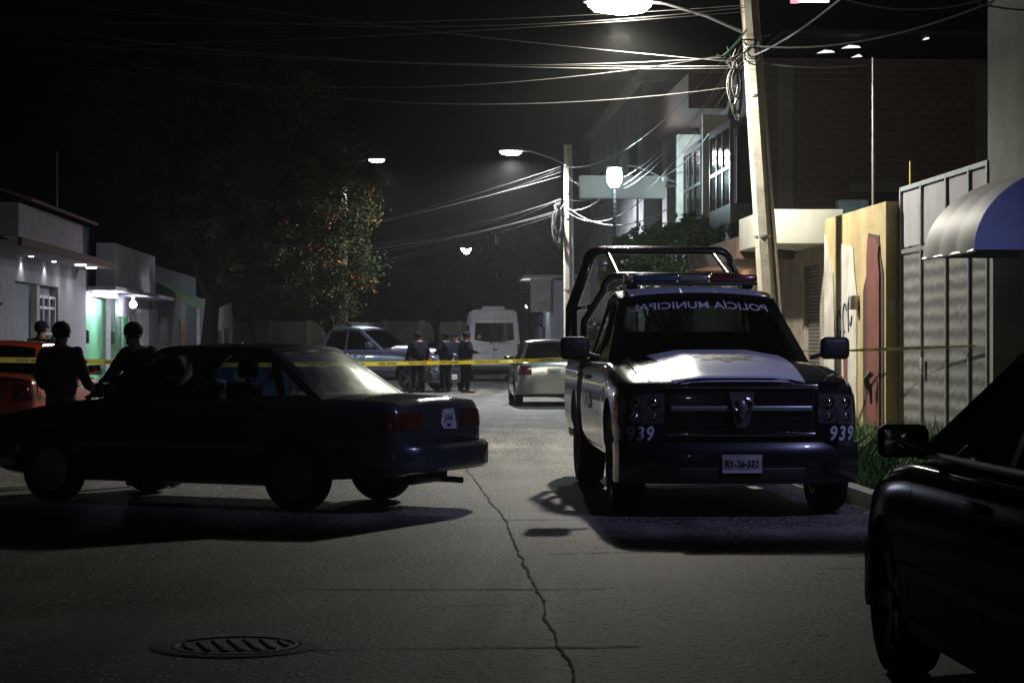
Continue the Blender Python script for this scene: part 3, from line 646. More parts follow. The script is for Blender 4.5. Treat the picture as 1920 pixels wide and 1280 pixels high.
    for k in range(24): y = -.54+k*.047; b.box((gx+.02, y, .67), (gx+.039, y+.006, 1.0))
    b.build('grille_mesh', Mt['gap'], gr)
    MB().rbox((gx+.025, -.57, .845), (gx+.062, .57, .89), .012).build('cross_bar', pbr('satin_metal', (.4, .4, .42), .35, metal=.7), gr)
    b = MB()
    b.rbox((gx+.0, -.62, 1.025), (gx+.06, .62, 1.065), .018); b.rbox((gx+.0, -.60, .648), (gx+.055, .60, .676), .009)
    b.build('grille_bar', Mt['chrome'], gr)
    b = MB(); b.plate([(gx+.06, -.10, 1.0), (gx+.06, .10, 1.0), (gx+.06, .085, .9), (gx+.06, .06, .76), (gx+.06, .035, .72), (gx+.06, -.035, .72), (gx+.06, -.06, .76), (gx+.06, -.085, .9)], (.015, 0, 0)); b.build('centre_bar', Mt['dull_metal'], gr)
    b = MB(); b.ell((gx+.085, 0, .87), (.03, .045, .07), 10)
    for s in (-1, 1):
        pts = [(gx+.09, s*(.03+.05*sin(t)), .90+.045*cos(t)) for t in linspace(0, 4.4, 10)]; b.tube(pts, [.018-.0014*i for i in range(10)], 6)
    b.plate([(gx+.075, -.03, .86), (gx+.075, .03, .86), (gx+.075, .015, .79), (gx+.075, -.015, .79)], (.03, 0, 0)); b.build('horned_emblem', Mt['dull_metal'], gr)
    for s in (-1, 1):
        fnc = lambda i, j: (fx, s*(.615+.345*i), .755+.235*j-.02*i)
        me2 = MB().grid(fnc, 10, 6).mesh('hl'); drape(me2, tree, 0, 1, .012); hl = link_mesh('headlight', me2, Mt['head_lens'], root)
        b = MB()
        for (yy, zz, r_) in ((.70, .915, .055), (.83, .91, .06), (.70, .81, .042), (.84, .805, .046)):
            h = tree.ray_cast(V((5, s*yy, zz)), V((-1, 0, 0)))[0]; xx = h.x+.012 if h else 2.5
            b.lathe([(r_, xx), (r_*.9, xx+.006), (r_*.55, xx-.0), (r_*.3, xx+.01), (.002, xx+.014)], 14, 'x', M.Translation((0, s*yy, zz)))
        b.build('reflector', Mt['chrome'], hl)
        me2 = MB().grid(lambda i, j: (2.5-.26*i, s*3, .74+.24*j), 4, 4).mesh('tls'); drape(me2, tree, 1, s, .008); link_mesh('amber_lens', me2, Mt['lens_amber'], hl)
    # front bumper
    rings = []
    for k in range(25):
        t = -1+2*k/24; a = abs(t); y = t*.965; x = 2.70-.16*a**4-.04*a*a
        rings.append([(x, y, .56), (x+.02, y, .50), (x+.01, y, .36), (x-.04, y, .27), (x-.14, y, .27), (x-.16, y, .58), (x-.03, y, .60)])
    rings.append([(p_[0]-.12, .985, p_[2]) for p_ in rings[-1]]); rings.insert(0, [(p_[0]-.12, -.985, p_[2]) for p_ in rings[0]])
    fbm = MB().loft(rings, True).mesh('fb'); ftree = bvh(fbm); fb = link_mesh('front_bumper', fbm, navy, root)
    MB().rbox((2.69, -.5, .30), (2.715, .5, .40), .01).build('air_intake', Mt['black'], fb)
    for s in (-1, 1): MB().lathe([(.06, 2.66), (.055, 2.70), (.001, 2.705)], 18, 'x', M.Translation((0, s*.72, .40))).build('fog_light', Mt['gloss_black'], fb)
    pl = MB().rbox((2.725, -.17, .36), (2.74, .15, .505), .004).build('licence_plate', Mt['plate'], root)
    text('plate_text', 'RY-26-332' if texts else '--', .072, Mt['ink'], pl, FX(2.743, -.01, .435), .86, .001)
    MB().box((2.739, -.165, .363), (2.7415, .145, .383)).build('plate_band', Mt['white_decal'], pl)
    if texts:
        for s in (-1, 1):
            for k, ch in enumerate('939'):
                me2 = text_mesh(ch, .155, .0, .004, .8)
                bmx = bmesh.new(); bmx.from_mesh(me2); bmesh.ops.triangulate(bmx, faces=bmx.faces); bmesh.ops.subdivide_edges(bmx, edges=bmx.edges, cuts=1); bmx.to_mesh(me2); bmx.free()
                me2.transform(FX(2.5, s*.81+(-.075+.075*k), .665)); 
                for v in me2.vertices:
                    v.co.y += (v.co.z-.6)*.12
                dd = tree if True else ftree
                for v in me2.vertices:
                    best = None
                    for tr_ in (tree, ftree):
                        h = tr_.ray_cast(V((6, v.co.y, v.co.z)), V((-1, 0, 0)))[0]
                        if h and (best is None or h.x > best): best = h.x
                    if best: v.co.x = best+.006
                link_mesh('fleet_number', me2, white, root)
    # light bar
    lb = MB().rbox((-.62, -.63, 1.935), (-.36, .63, 1.965), .012).build('light_bar', Mt['black'], root)
    for y0, y1, mt in ((.18, .63, 'bar_red'), (-.12, .175, 'bar_clear'), (-.55, -.125, 'bar_blue'), (-.63, -.555, 'bar_amber')):
        MB().rbox((-.62, y0, 1.967), (-.36, y1, 2.035), .03).build('lamp_lens', Mt[mt], lb)
    MB().rbox((-.52, -.6, 1.90), (-.46, -.5, 1.937), .01).rbox((-.52, .5, 1.90), (-.46, .6, 1.937), .01).build('mounting_foot', Mt['black'], lb)
    for s in (-1, 1):
        mirror_part(root, (.55, s*1.04, 1.345), s, (.12, .26, .20))
        for x in (-.3, -1.2):
            MB().rbox((x-.1, min(s*.97, s*1.015), 1.06), (x+.1, max(s*.97, s*1.015), 1.10), .012).build('door_handle', Mt['chrome'], root)
    sm = MB()
    for s in (-1, 1):
        for x in (.78, -.42, -1.25): seam(sm, tree, [(x, .47), (x, 1.19)], .01, 1, s)
        seam(sm, tree, [(.78, .47), (-1.25, .47)], .009, 1, s)
        seam(sm, tree, [(.80, s*.8), (2.2, s*.78), (2.45, s*.7)], .01, 2, 1)
    sm.build('panel_gaps', Mt['gap'], root, norm=False)
    # white stickers: bonnet, roof
    lp = lambda a, c, t: a+(c-a)*t
    decal('bonnet_sticker', lambda i, j: (lp(.98, 2.585, j), (2*i-1)*lp(.58, .53, j), 0), 24, 24, white, root, tree)
    me2 = MB().slab(lambda i, j: roof(.5+(i-.5)*.86, .02+.96*j)+V((0, 0, .004)), 12, 10, (0, 0, .001)).build('roof_sticker', white, root, 60)
    # star badge of seven points
    st = []
    for k in range(14):
        r_ = .27 if k % 2 == 0 else .15; a = 2*pi*k/14; st.append((1.72+r_*cos(a)*.95, r_*sin(a)*1.1))
    b = MB(); vs = [(1.72, 0, 0)]; rings_ = 5
    for q in range(1, rings_+1): vs += [(1.72+(x-1.72)*q/rings_, y*q/rings_, 0) for x, y in st]
    fs = [(0, 1+k, 1+(k+1) % 14) for k in range(14)]
    for q in range(rings_-1):
        for k in range(14): fs.append((1+q*14+k, 1+(q+1)*14+k, 1+(q+1)*14+(k+1) % 14, 1+q*14+(k+1) % 14))
    b.add(vs, fs); me2 = b.mesh('star'); drape(me2, tree, 2, 1, .008); sb = link_mesh('star_badge', me2, Mt['badge'], root)
    b = MB(); b.grid(lambda i, j: (1.72+(.02+.075*j)*cos(2*pi*i), (.02+.085*j)*sin(2*pi*i), 0), 20, 1); me2 = b.mesh('seal'); drape(me2, tree, 2, 1, .011); link_mesh('badge_seal', me2, Mt['badge2'], sb)
    if texts:                                                 # mirror-written banner across the top of the windscreen
        me2 = text_mesh('POLICÍA MUNICIPAL', .12, .0, .0015, 1.0); xs_ = [v.co.x for v in me2.vertices]; wdt = max(xs_)-min(xs_); cx = (max(xs_)+min(xs_))/2
        bmx = bmesh.new(); bmx.from_mesh(me2); bmesh.ops.triangulate(bmx, faces=bmx.faces); bmx.to_mesh(me2); bmx.free()
        for v in me2.vertices:
            u = -(v.co.x-cx)/wdt*1.66; vv = .80+v.co.y/.80
            p_ = Fs(u, vv, .008); v.co = p_
        link_mesh('windscreen_banner', me2, white, root)
    if texts:
        for s in (-1, 1):
            m = M.Translation((-.3, s*.998, .86)) @ M.Rotation(pi/2, 4, 'X')
            if s > 0: m = M.Translation((-.3, .998, .86)) @ M.Rotation(pi, 4, 'Z') @ M.Rotation(pi/2, 4, 'X')
            text('door_lettering', 'POLICÍA', .22, navy, root, m, 1, .003)
    if cage:
        cg = MB()
        def hoop(x0, x1, wid, ztop, rr):
            pts = []; 
            for s, rng in ((1, linspace(0, pi/2, 6)), (-1, linspace(pi/2, pi, 6))):
                pass
            lo = [(x0, wid+.0, 1.235), (lp(x0, x1, .45), wid-.02, lp(1.235, ztop, .45))]
            pts += lo
            for t in linspace(0, pi/2, 7): pts.append((x1, wid-.36+.14*cos(t), ztop-.14+.14*sin(t)))
            pts += [(x1, -y, z) for (_, y, z) in pts[2:][::-1]]+[(x, -y, z) for (x, y, z) in lo[::-1]]
            cg.tube(pts, rr, 10)
        hoop(-1.5, -1.62, .93, 2.06, .035); hoop(-2.5, -3.0, .99, 2.38, .042)
        hoop(-2.0, -2.8, .97, 2.36, .036)
        for s in (-1, 1): cg.tube([(-1.62, s*.56, 2.06), (-2.98, s*.56, 2.38)], .028, 8); cg.tube([(-1.6, s*.85, 1.75), (-2.7, s*.9, 1.75)], .028, 8)
        cg.build('roll_cage', Mt['cage'], root, 60)
    return root
Mt['truck_navy'] = pbr('navy_truck_paint', (.005, .006, .014), .3, var=.05, coat=1)
Mt['gloss_black'] = pbr('gloss_black', (.01, .01, .018), .2, coat=1); Mt['dull_metal'] = pbr('dull_metal', (.2, .2, .22), .3, metal=.6)
Mt['head_lens'] = pbr('headlight_lens', (.1, .1, .11), .1, metal=.4, coat=1, scale=20, var=.6); Mt['white_decal'] = pbr('white_vinyl', (.62, .64, .7), .34, var=.06)
Mt['badge'] = pbr('badge_brown', (.05, .032, .024), .4, scale=30, var=.5); Mt['badge2'] = pbr('badge_seal', (.4, .34, .22), .4, scale=60, var=.6)
Mt['bar_red'] = pbr('bar_red', (.16, .015, .012), .15, coat=1); Mt['bar_blue'] = pbr('bar_blue', (.03, .07, .13), .15, coat=1); Mt['bar_clear'] = pbr('bar_clear', (.2, .2, .17), .15, coat=1); Mt['bar_amber'] = pbr('bar_amber', (.3, .18, .06), .15, coat=1)
Mt['cage'] = pbr('cage_black_tube', (.012, .012, .016), .22, metal=.3, coat=1)
whiteside = livery('navy_and_white_paint', (.006, .007, .013), (.42, .44, .5), side_fac(2.0, .2, 1.14))
trk = make_pickup('police_pickup', whiteside, Mt['white_decal'], glass('truck_glass', (.2, .22, .21), .02))
tag(trk, 'dark blue and white police pickup parked head-on at the kerb with light bar', 'pickup truck')
fa = W(1360, 645, 17.4); hy = YAW+R(-.1); hd = V((sin(hy), -cos(hy), 0)); trk.location = V((fa.x, fa.y, 0))-hd*1.785; trk.rotation_euler = (0, 0, atan2(hd.y, hd.x))
greyp = livery('navy_and_grey_paint', (.05, .055, .09), (.2, .21, .26), side_fac(3.3, .62, .9))
trk2 = make_pickup('far_police_pickup', greyp, Mt['white_decal'], Mt['tint'], cage=False, texts=False)
tag(trk2, 'grey police pickup stopped across the far road behind the officers', 'pickup truck')
for o_ in trk2.children_recursive:
    if o_.name.startswith('lamp_lens'): o_.data.materials[0] = Mt['gloss_black']
trk2.location = W(700, 645, 61.5)*1; trk2.location.z = 0; trk2.rotation_euler = (0, 0, R(-27))
text('door_lettering', 'POLICIA', .2, Mt['white_decal'], trk2, M.Translation((-.1, -1.0, 1.0)) @ M.Rotation(pi/2, 4, 'X'), 1.2, .002)
# ------------------------------------------------------------------ white van
def make_van():
    root = empty('white_van'); vp = pbr('white_van_paint', (.88, .91, .92), .35, var=.05, coat=.6)
    b = MB(); rings = []
    def sec(x, w_, zt, zb): 
        h = zt-zb; wt = w_*.80
        pts = [(.9*w_, zb), (.985*w_, zb+.08), (w_, zb+.3*h), (.99*w_, zb+.45*h), (.93*w_, zb+.72*h), (.885*w_, zb+.9*h), (.84*w_, zb+.965*h), (.72*w_, zb+.992*h), (.4*w_, zt), (0, zt+.01)]
        return [(x, y, z) for y, z in pts]+[(x, -y, z) for y, z in pts[-2::-1]]
    prof = [(-2.95, .92, 2.58, .45), (-2.92, .965, 2.64, .40), (-2.8, .99, 2.68, .36), (-1, .995, 2.70, .34), (1.2, .995, 2.70, .34), (1.7, .99, 2.55, .34), (2.15, .98, 1.75, .34), (2.4, .97, 1.45, .34), (2.85, .9, 1.2, .36), (2.95, .8, 1.0, .45)]
    b.loft([sec(*q) for q in prof], True)
    me = arches(b, (-1.85, 1.8), .40, .995, .35, .36); tree = bvh(me); link_mesh('body', me, vp, root)
    me2 = MB().grid(lambda i, j: (-3, (2*i-1)*(.74-.04*j)*(1), 1.55+.62*j-.10*(1-(2*i-1)**2)*(1-j)), 16, 8).mesh('rw'); drape(me2, tree, 0, -1, .012); rw = link_mesh('rear_window', me2, Mt['van_glass'], root)
    MB().plate([(-2.99, .62, 1.6), (-2.99, .50, 1.6), (-2.99, .50, 1.72), (-2.99, .62, 1.72)], (-.004, 0, 0)).build('paper_notice', Mt['plate'], rw)
    sm = MB(); seam(sm, tree, [(0, .5), (0, 2.5)], .014, 0, -1); sm.build('door_gap', Mt['gap'], root, norm=False)
    for s in (-1, 1):
        MB().rbox((-2.97, min(s*.86, s*.99), 1.1), (-2.88, max(s*.86, s*.99), 1.45), .02).build('tail_light', Mt['lens_red'], root)
        me2 = MB().grid(lambda i, j: (-2.5+3.4*i, s*3, 1.5+.6*j), 14, 4).mesh('sw'); drape(me2, tree, 1, s, .01); link_mesh('side_window', me2, Mt['van_glass'], root)
        mirror_part(root, (1.75, s*1.02, 1.65), s, (.12, .16, .3))
    for ax in (-1.85, 1.8):
        for s in (-1, 1): make_wheel(.345, .22, Mt['rim'], 6, 'wheel', root, (ax, s*.87, .345), s)
    MB().rbox((-3.08, -.96, .40), (-2.9, .96, .58), .04).build('rear_bumper', Mt['black'], root)
    MB().rbox((-3.0, -.12, 1.16), (-2.955, .06, 1.2), .01).build('door_handle', Mt['black'], root)
    MB().rbox((-3.0, -.75, .70), (-2.95, -.52, .92), .02).build('latch_box', Mt['black'], root)
    MB().rbox((-3.0, .1, .74), (-2.95, .62, .79), .01).build('number_plate_lamp', Mt['black'], root)
    MB().rbox((-2.4, -.42, 2.66), (-1.4, .42, 2.80), .06).build('roof_vent', vp, root)
    me2 = MB().grid(lambda i, j: (2.6, (2*i-1)*.8, 1.52+.8*j), 10, 6).mesh('ws'); drape(me2, tree, 0, 1, .012); link_mesh('windscreen', me2, Mt['van_glass'], root)
    gi = pbr('grey_lettering', (.2, .2, .22), .5)
    text('door_lettering', 'www.transportesturisticos.com', .085, gi, root, BX(-2.972, .02, 2.34), 1.05)
    text('door_lettering', 'TURISMO', .12, gi, root, BX(-2.972, -.35, 1.42), 1.0); text('door_lettering', 'SERVICIO', .1, gi, root, BX(-2.972, .45, 1.03), 1.0)
    lo = MB().lathe([(.05, 0), (.05, .01), (.001, .012)], 18, 'x', M.Translation((-2.99, .12, 1.42))).build('round_badge', Mt['chrome'], root)
    MB().rbox((-2.5, -.7, .25), (2.2, .7, .42), .05).build('underbody', Mt['black'], root)
    return root
Mt['van_glass'] = pbr('dark_van_glass', (.012, .014, .016), .04, coat=1)
van = make_van(); tag(van, 'white high-roof van seen from behind at the end of the road', 'van'); place(van, 921, 80.5)
# ------------------------------------------------------------------ people
def skinmesh(vs, es, rs, root=0, sub=2):
    me = bpy.data.meshes.new('sk'); me.from_pydata([V(v) for v in vs], es, [])
    def f(o):
        o.modifiers.new('s', 'SKIN')
        d = o.data.skin_vertices[0].data if o.data.skin_vertices else None
        if d is None: o.data.attributes; 
        for i, r in enumerate(rs):
            d[i].radius = (r, r) if not isinstance(r, tuple) else r; d[i].use_root = (i == root)
        s = o.modifiers.new('u', 'SUBSURF'); s.levels = sub; s.render_levels = sub
    out = mod_apply(me, f); fin(out, 180, True); return out
def person(name, loc, rz, J={}, hgt=1.72, top='darkcloth', legs='jeans', cap=False, hairmat='hair'):
    root = empty(name, loc, rz)
    k = hgt/1.72
    D = dict(pel=(0, 0, .93), sp=(0, 0, 1.12), ch=(0, .0, 1.32), nk=(0, .01, 1.46), hd=(0, .03, 1.55), ht=(0, .02, 1.635),
             shl=(-.18, 0, 1.385), shr=(.18, 0, 1.385), ell=(-.25, -.02, 1.12), elr=(.25, -.02, 1.12), wrl=(-.26, .1, .90), wrr=(.26, .1, .90),
             hpl=(-.09, 0, .88), hpr=(.09, 0, .88), knl=(-.11, .03, .50), knr=(.11, .03, .50), anl=(-.12, -.01, .10), anr=(.12, -.01, .10), tol=(-.14, .15, .045), tor=(.14, .15, .045))
    D.update(J); D = {a: V(b)*k for a, b in D.items()}
    names = list(D); idx = {n_: i for i, n_ in enumerate(names)}
    rad = dict(pel=.14, sp=.125, ch=.15, nk=.055, hd=.078, ht=.075, shl=.068, shr=.068, ell=.045, elr=.045, wrl=.028, wrr=.028, hpl=.095, hpr=.095, knl=.058, knr=.058, anl=.042, anr=.042, tol=.032, tor=.032)
    E = [('pel','sp'),('sp','ch'),('ch','nk'),('nk','hd'),('hd','ht'),('ch','shl'),('ch','shr'),('shl','ell'),('shr','elr'),('ell','wrl'),('elr','wrr'),('pel','hpl'),('pel','hpr'),('hpl','knl'),('hpr','knr'),('knl','anl'),('knr','anr'),('anl','tol'),('anr','tor')]
    vs = [D[n_] for n_ in names]; es = [(idx[a], idx[b_]) for a, b_ in E]; rs = [rad[n_]*k for n_ in names]
    for s, wr, el in ((-1, 'wrl', 'ell'), (1, 'wrr', 'elr')):
        d = (D[wr]-D[el]).normalized(); sd = d.cross(V((0, 1, 0))); sd = (V((0, 1, 0)) if sd.length < .2 else V((0, 1, 0))); sd = (sd-d*sd.dot(d)).normalized(); inn = d.cross(sd).normalized()
        pm = D[wr]+d*.05*k; vs.append(pm); rs.append(.026*k); pi_ = len(vs)-1; es.append((idx[wr], pi_))
        for q, ln in zip((-.028, -.010, .010, .027), (.07, .085, .08, .06)):
            a = pm+d*.04*k+sd*q*k; m1 = a+d*ln*.5*k; m2 = a+d*ln*.85*k+inn*s*ln*.25*k
            n0 = len(vs); vs += [a, m1, m2]; rs += [.0105*k, .0092*k, .008*k]; es += [(pi_, n0), (n0, n0+1), (n0+1, n0+2)]
        a = pm+sd*.035*k; n0 = len(vs); vs += [a, a+sd*.02*k+d*.035*k, a+sd*.022*k+d*.06*k]; rs += [.012*k, .0105*k, .009*k]; es += [(pi_, n0), (n0, n0+1), (n0+1, n0+2)]
    me = skinmesh(vs, es, rs, idx['pel'], 2)
    # facial features joined to the one body mesh
    b = MB(); hd = D['hd']; c = (D['hd']+D['ht'])/2
    for s in (-1, 1): b.ell(c+V((s*.083*k, -.005, -.01)), (.012*k, .022*k, .034*k), 6)
    b.ell(c+V((0, .088*k, -.02*k)), (.014*k, .022*k, .028*k), 6); b.ell(c+V((0, .072*k, -.06*k)), (.028*k, .012*k, .01*k), 6); b.ell(c+V((0, .055*k, -.085*k)), (.035*k, .03*k, .022*k), 6)
    bm = bmesh.new(); bm.from_mesh(me); bm.from_mesh(b.mesh('f', 180)); bm.to_mesh(me); bm.free()
    link_mesh('body', me, Mt['skin'], root)
    b = MB()
    for s in (-1, 1): b.ell(c+V((s*.032*k, .07*k, .005*k)), (.012*k, .009*k, .008*k), 6)
    b.build('eyes', Mt['eye'], root, 180)
    # clothes: slightly larger sleeves, torso, trouser legs
    def sub(keys, extra, nm, mat, fixes={}):
        ks = list(keys); im = {n_: i for i, n_ in enumerate(ks)}; e2 = [(im[a], im[b_]) for a, b_ in E if a in im and b_ in im]
        v2 = [D[n_] if n_ not in fixes else fixes[n_] for n_ in ks]; r2 = [(rad[n_]+extra+({'sp': .05, 'pel': .02, 'ch': .028}.get(n_, 0) if nm == 'jacket' else 0))*k for n_ in ks]
        mm = skinmesh(v2, e2, r2, 0, 2 if nm != 'jacket' else 3)
        if nm == 'jacket':
            sd = V((loc[0]*7.3, loc[1]*3.1, 0))
            for v in mm.vertices: v.co += v.normal*(.013*noise.noise(V((v.co.x*7, v.co.y*7, v.co.z*13))+sd)+.006*noise.noise(v.co*30+sd))
        link_mesh(nm, mm, mat, root)
    cw = lambda a, b_, t: D[a]+(D[b_]-D[a])*t
    sub(('pel', 'sp', 'ch', 'nk', 'shl', 'shr', 'ell', 'elr', 'wrl', 'wrr'), .02, 'jacket', Mt[top], dict(pel=D['pel']+V((0, 0, -.07)), nk=cw('ch', 'nk', .75), wrl=cw('ell', 'wrl', .9), wrr=cw('elr', 'wrr', .9)))
    sub(('pel', 'sp', 'hpl', 'hpr', 'knl', 'knr', 'anl', 'anr'), .014, 'trousers', Mt[legs], dict(sp=D['pel']+V((0, 0, .08))))
    for s in 'lr':
        a = D['an'+s]; t = D['to'+s]; link_mesh('shoe', skinmesh([a+V((0, -.03, .02)), a+V((0, -.03, -.045*k)), t, t+(t-a).normalized()*.04], [(0, 1), (1, 2), (2, 3)], [.05*k, .046*k, .042*k, .03*k], 1, 2), Mt['shoe'], root)
    b = MB(); m = M.Translation(c+V((0, -.012, .022)))
    if cap:
        b.ell((0, 0, .02), (.098*k, .112*k, .085*k), 12, m); b.ell((0, .12*k, .01), (.075*k, .07*k, .012), 8, m); b.build('cap', Mt['navy'], root, 180)
        MB().ell((0, -.012, -.02), (.092*k, .095*k, .07*k), 10, m).build('hair', Mt['hair'], root, 180)
    else:
        rn = random.Random(5); b.ell((0, 0, .012), (.097*k, .108*k, .098*k), 14, m)
        for v in b.v: v += V((rn.uniform(-.005, .005), rn.uniform(-.005, .005), rn.uniform(-.004, .006)))
        b.build('hair', Mt[hairmat], root, 180)
    return root
def at(px, Y): return V(((px-960)*Y/F, Y, 0))
p1 = person('person', at(114, 20.35), R(-160+150), dict(elr=(.26, .02, 1.12), wrr=(.25, .24, 1.0), ell=(-.26, .02, 1.12), wrl=(-.25, .24, 1.0), anl=(-.2, .0, .1), tol=(-.24, .15, .045)), 1.60, 'greycloth', 'jeans')
tag(p1, 'person with short dark hair and grey jacket standing behind the sedan bonnet', 'person', 'people standing by the dark sedan')
p2 = person('person', at(280, 20.25), R(150), dict(sp=(0, .06, 1.12), ch=(0, .16, 1.30), nk=(0, .22, 1.43), hd=(0, .26, 1.52), ht=(0, .27, 1.605), shl=(-.18, .16, 1.36), shr=(.18, .16, 1.36), ell=(-.36, .30, 1.28), wrl=(-.52, .46, 1.32), elr=(.26, .32, 1.12), wrr=(.22, .52, 1.04), anl=(-.30, -.1, .1), tol=(-.34, .05, .045), knl=(-.2, 0, .5)), 1.62, 'darkcloth', 'jeans')
tag(p2, 'person in dark clothes leaning with outstretched arms on the sedan', 'person', 'people standing by the dark sedan')
p3 = person('person', at(76, 31.5), R(-20), {}, 1.74, 'darkcloth', 'jeans', cap=True)
tag(p3, 'person in a cap beyond the red car, head and shoulders showing', 'person', 'people standing by the dark sedan')
crossed = dict(ell=(-.28, .04, 1.14), wrl=(-.06, .24, 1.12), elr=(.28, .04, 1.14), wrr=(.06, .26, 1.15))
for i, (px, Y, rz, J, hg, lb) in enumerate(((784, 58.8, 30, {}, 1.74, 'leftmost officer, in dark uniform in front of the grey pickup bonnet'), (836, 59, 60, crossed, 1.73, 'officer in dark uniform facing the other officers, second from left'),
    (853, 61.5, 170, {}, 1.72, 'officer half hidden between two others in the far group'), (873, 58.6, -70, dict(crossed, anl=(-.17, -.05, .1), knl=(-.13, 0, .5), tol=(-.22, .08, .045)), 1.74, 'rightmost officer, standing in dark uniform before the white van'))):
    q = person('person', at(px, Y), R(rz), J, hg, 'navy', 'navy', cap=(i in (1, 2))); q.scale = (1.2, 1.2, 1); tag(q, lb, 'person', 'officers standing in the road')
# ------------------------------------------------------------------ right side structures
def bld(name, label, cat, L, D, group=None): return empty(name, S(L, D), YAW, label, cat, group)
def wbox(parent, nm, a, b, mat, r=0): 
    return (MB().rbox(a, b, r) if r else MB().box(a, b)).build(nm, mat, parent)
# local frame: x = away from street (right), y = along the street, z up
Mt['darkconc'] = pbr('unlit_concrete', (.06, .058, .055), .9); conc = pbr('grey_concrete', (.3, .29, .27), .85, bump=.4, scale=2); plaster = pbr('greenish_plaster', (.33, .34, .29), .85, bump=.3, scale=1.5)  # darkconc: darker concrete copy, the unlit wall's darkness put into its colour
beige = pbr('beige_plaster', (.30, .26, .21), .85, bump=.3, scale=2.5, var=.35); yellow = pbr('yellow_wall_paint', (.47, .37, .18), .8, scale=1.3, bump=.5, bscale=18, col2=(.26, .2, .1)); whitep = pbr('white_wall_paint', (.56, .54, .49), .75, scale=2.2, bump=.4, col2=(.3, .28, .25))
redw = pbr('red_wall_paint', (.19, .045, .032), .8, scale=2.4, bump=.4, col2=(.09, .03, .025)); darkv = pbr('dark_purple_paint', (.05, .025, .03), .7); brick = brickmat('brick', (.05, .026, .02), (.035, .02, .016), (.055, .05, .045))
shutter = striped('roller_shutter', (.2, .19, .17), (.08, .075, .07), 5.5, .5, axis='Z', metal=.3); darkg = pbr('unlit_room_black', (.008, .008, .008), .9)  # darkg: near-black colour carries the shade of unlit interiors
# near shop with barrel awning
sh = bld('shop_building', 'tall plastered building at the right edge with a white barrel awning lit blue at its end', 'building', 6.3, 12)
wbox(sh, 'wall', (0, 10.25, 0), (8, 10.45, 7.5), plaster); wbox(sh, 'wall', (0, 0, 2.5), (.25, 10.25, 7.5), plaster); wbox(sh, 'wall', (0, 0, 0), (.25, 7.0, 2.5), plaster); wbox(sh, 'wall', (0, 0, 0), (8, -.2, 7.5), plaster)
wbox(sh, 'roof', (.25, 0, 7.3), (8, 10.25, 7.5), conc); fl_ = lamp('floodlight_beam', (-.45, 1.3, 5.7), 560, (.45, .48, 1.0), sh, .1, 'SPOT', spot=66); fl_.rotation_euler = V((-2.9, 5.0, -4.9)).to_track_quat('-Z', 'Y').to_euler(); MB().rbox((-.35, 1.0, 5.75), (0, 1.5, 5.95), .03).build('floodlight', Mt['darksteel'], sh)
wbox(sh, 'door_shade_sheet', (.9, 7, 0), (1.0, 10.25, 2.5), darkg)  # near-black sheet added where the doorway is only in shade
aw = bld('barrel_awning', 'barrel awning with white ribbed top and blue-lit end over the shop door', 'awning', 6.3, 19.35)
def awn(i, j):
    a = pi/2*i; rib = .018*abs(sin(3*pi*j)); return V((-1.0*cos(a)*(1+rib), 1.95*j, 2.27+(.80+rib)*sin(a)))
MB().slab(awn, 20, 36, (0, 0, -.012)).build('awning_top', pbr('white_awning_fabric', (.85, .85, .8), .55, scale=3, var=.04), aw, 50)
for y in (0.0, 1.95):
    MB().plate([(0, y, 2.27)]+[(-1.0*cos(t), y, 2.27+.80*sin(t)) for t in linspace(0, pi/2, 16)], (0, .012, 0)).build('awning_end', pbr('blue_lit_awning_fabric', (.24, .28, .44), .7, scale=4, var=.1), aw)  # blue lamp light on the awning end is put into the fabric colour
b = MB()
for y in (0, .65, 1.3, 1.95): b.tube([(-.985*cos(t), y+.02*(y == 0)-.02*(y == 1.95), 2.255+.785*sin(t)) for t in linspace(0, pi/2, 10)], .014, 6)
b.tube([(-1.0, 0, 2.26), (-1.0, 1.95, 2.26)], .016, 6); b.build('awning_frame', Mt['steel'], aw)
# sheet metal gate
gt = bld('metal_gate', 'tall grey metal gate with wavy lower panels and frosted upper panes', 'gate', 6.3, 22.45)
wavy = striped('wavy_embossed_sheet', (.30, .29, .275), (.16, .155, .15), 2.7, .42, axis='Z', dist=1.6, det=2, metal=.2)
wv = [x for x in wavy.node_tree.nodes if x.type == 'TEX_WAVE'][0]; wv.inputs['Detail Scale'].default_value = 3; wv.inputs['Scale'].default_value = 1.7
ys = [0, .75, 1.75, 2.95, 4.02]
for a, c in zip(ys, ys[1:]):
    wbox(gt, 'lower_panel', (.01, a+.03, .06), (.03, c-.03, 2.52), wavy)
    wbox(gt, 'upper_pane', (.012, a+.03, 2.62), (.028, c-.03, 3.33), pbr('frosted_pane', (.36, .35, .38), .6, scale=2, var=.15))
b = MB()
for y in ys: b.box((-.02, y-.03, .05), (.05, y+.03, 3.36))
for z in (.0, 2.53, 3.33): b.box((-.016, -.03, z+.005), (.046, 4.05, z+.06))
b.build('gate_frame', pbr('gate_grey_paint', (.28, .27, .27), .45, metal=.3), gt)
wbox(gt, 'lock_box', (-.045, 2.78, 1.0), (-.02, 2.88, 1.22), Mt['plate'], .005)
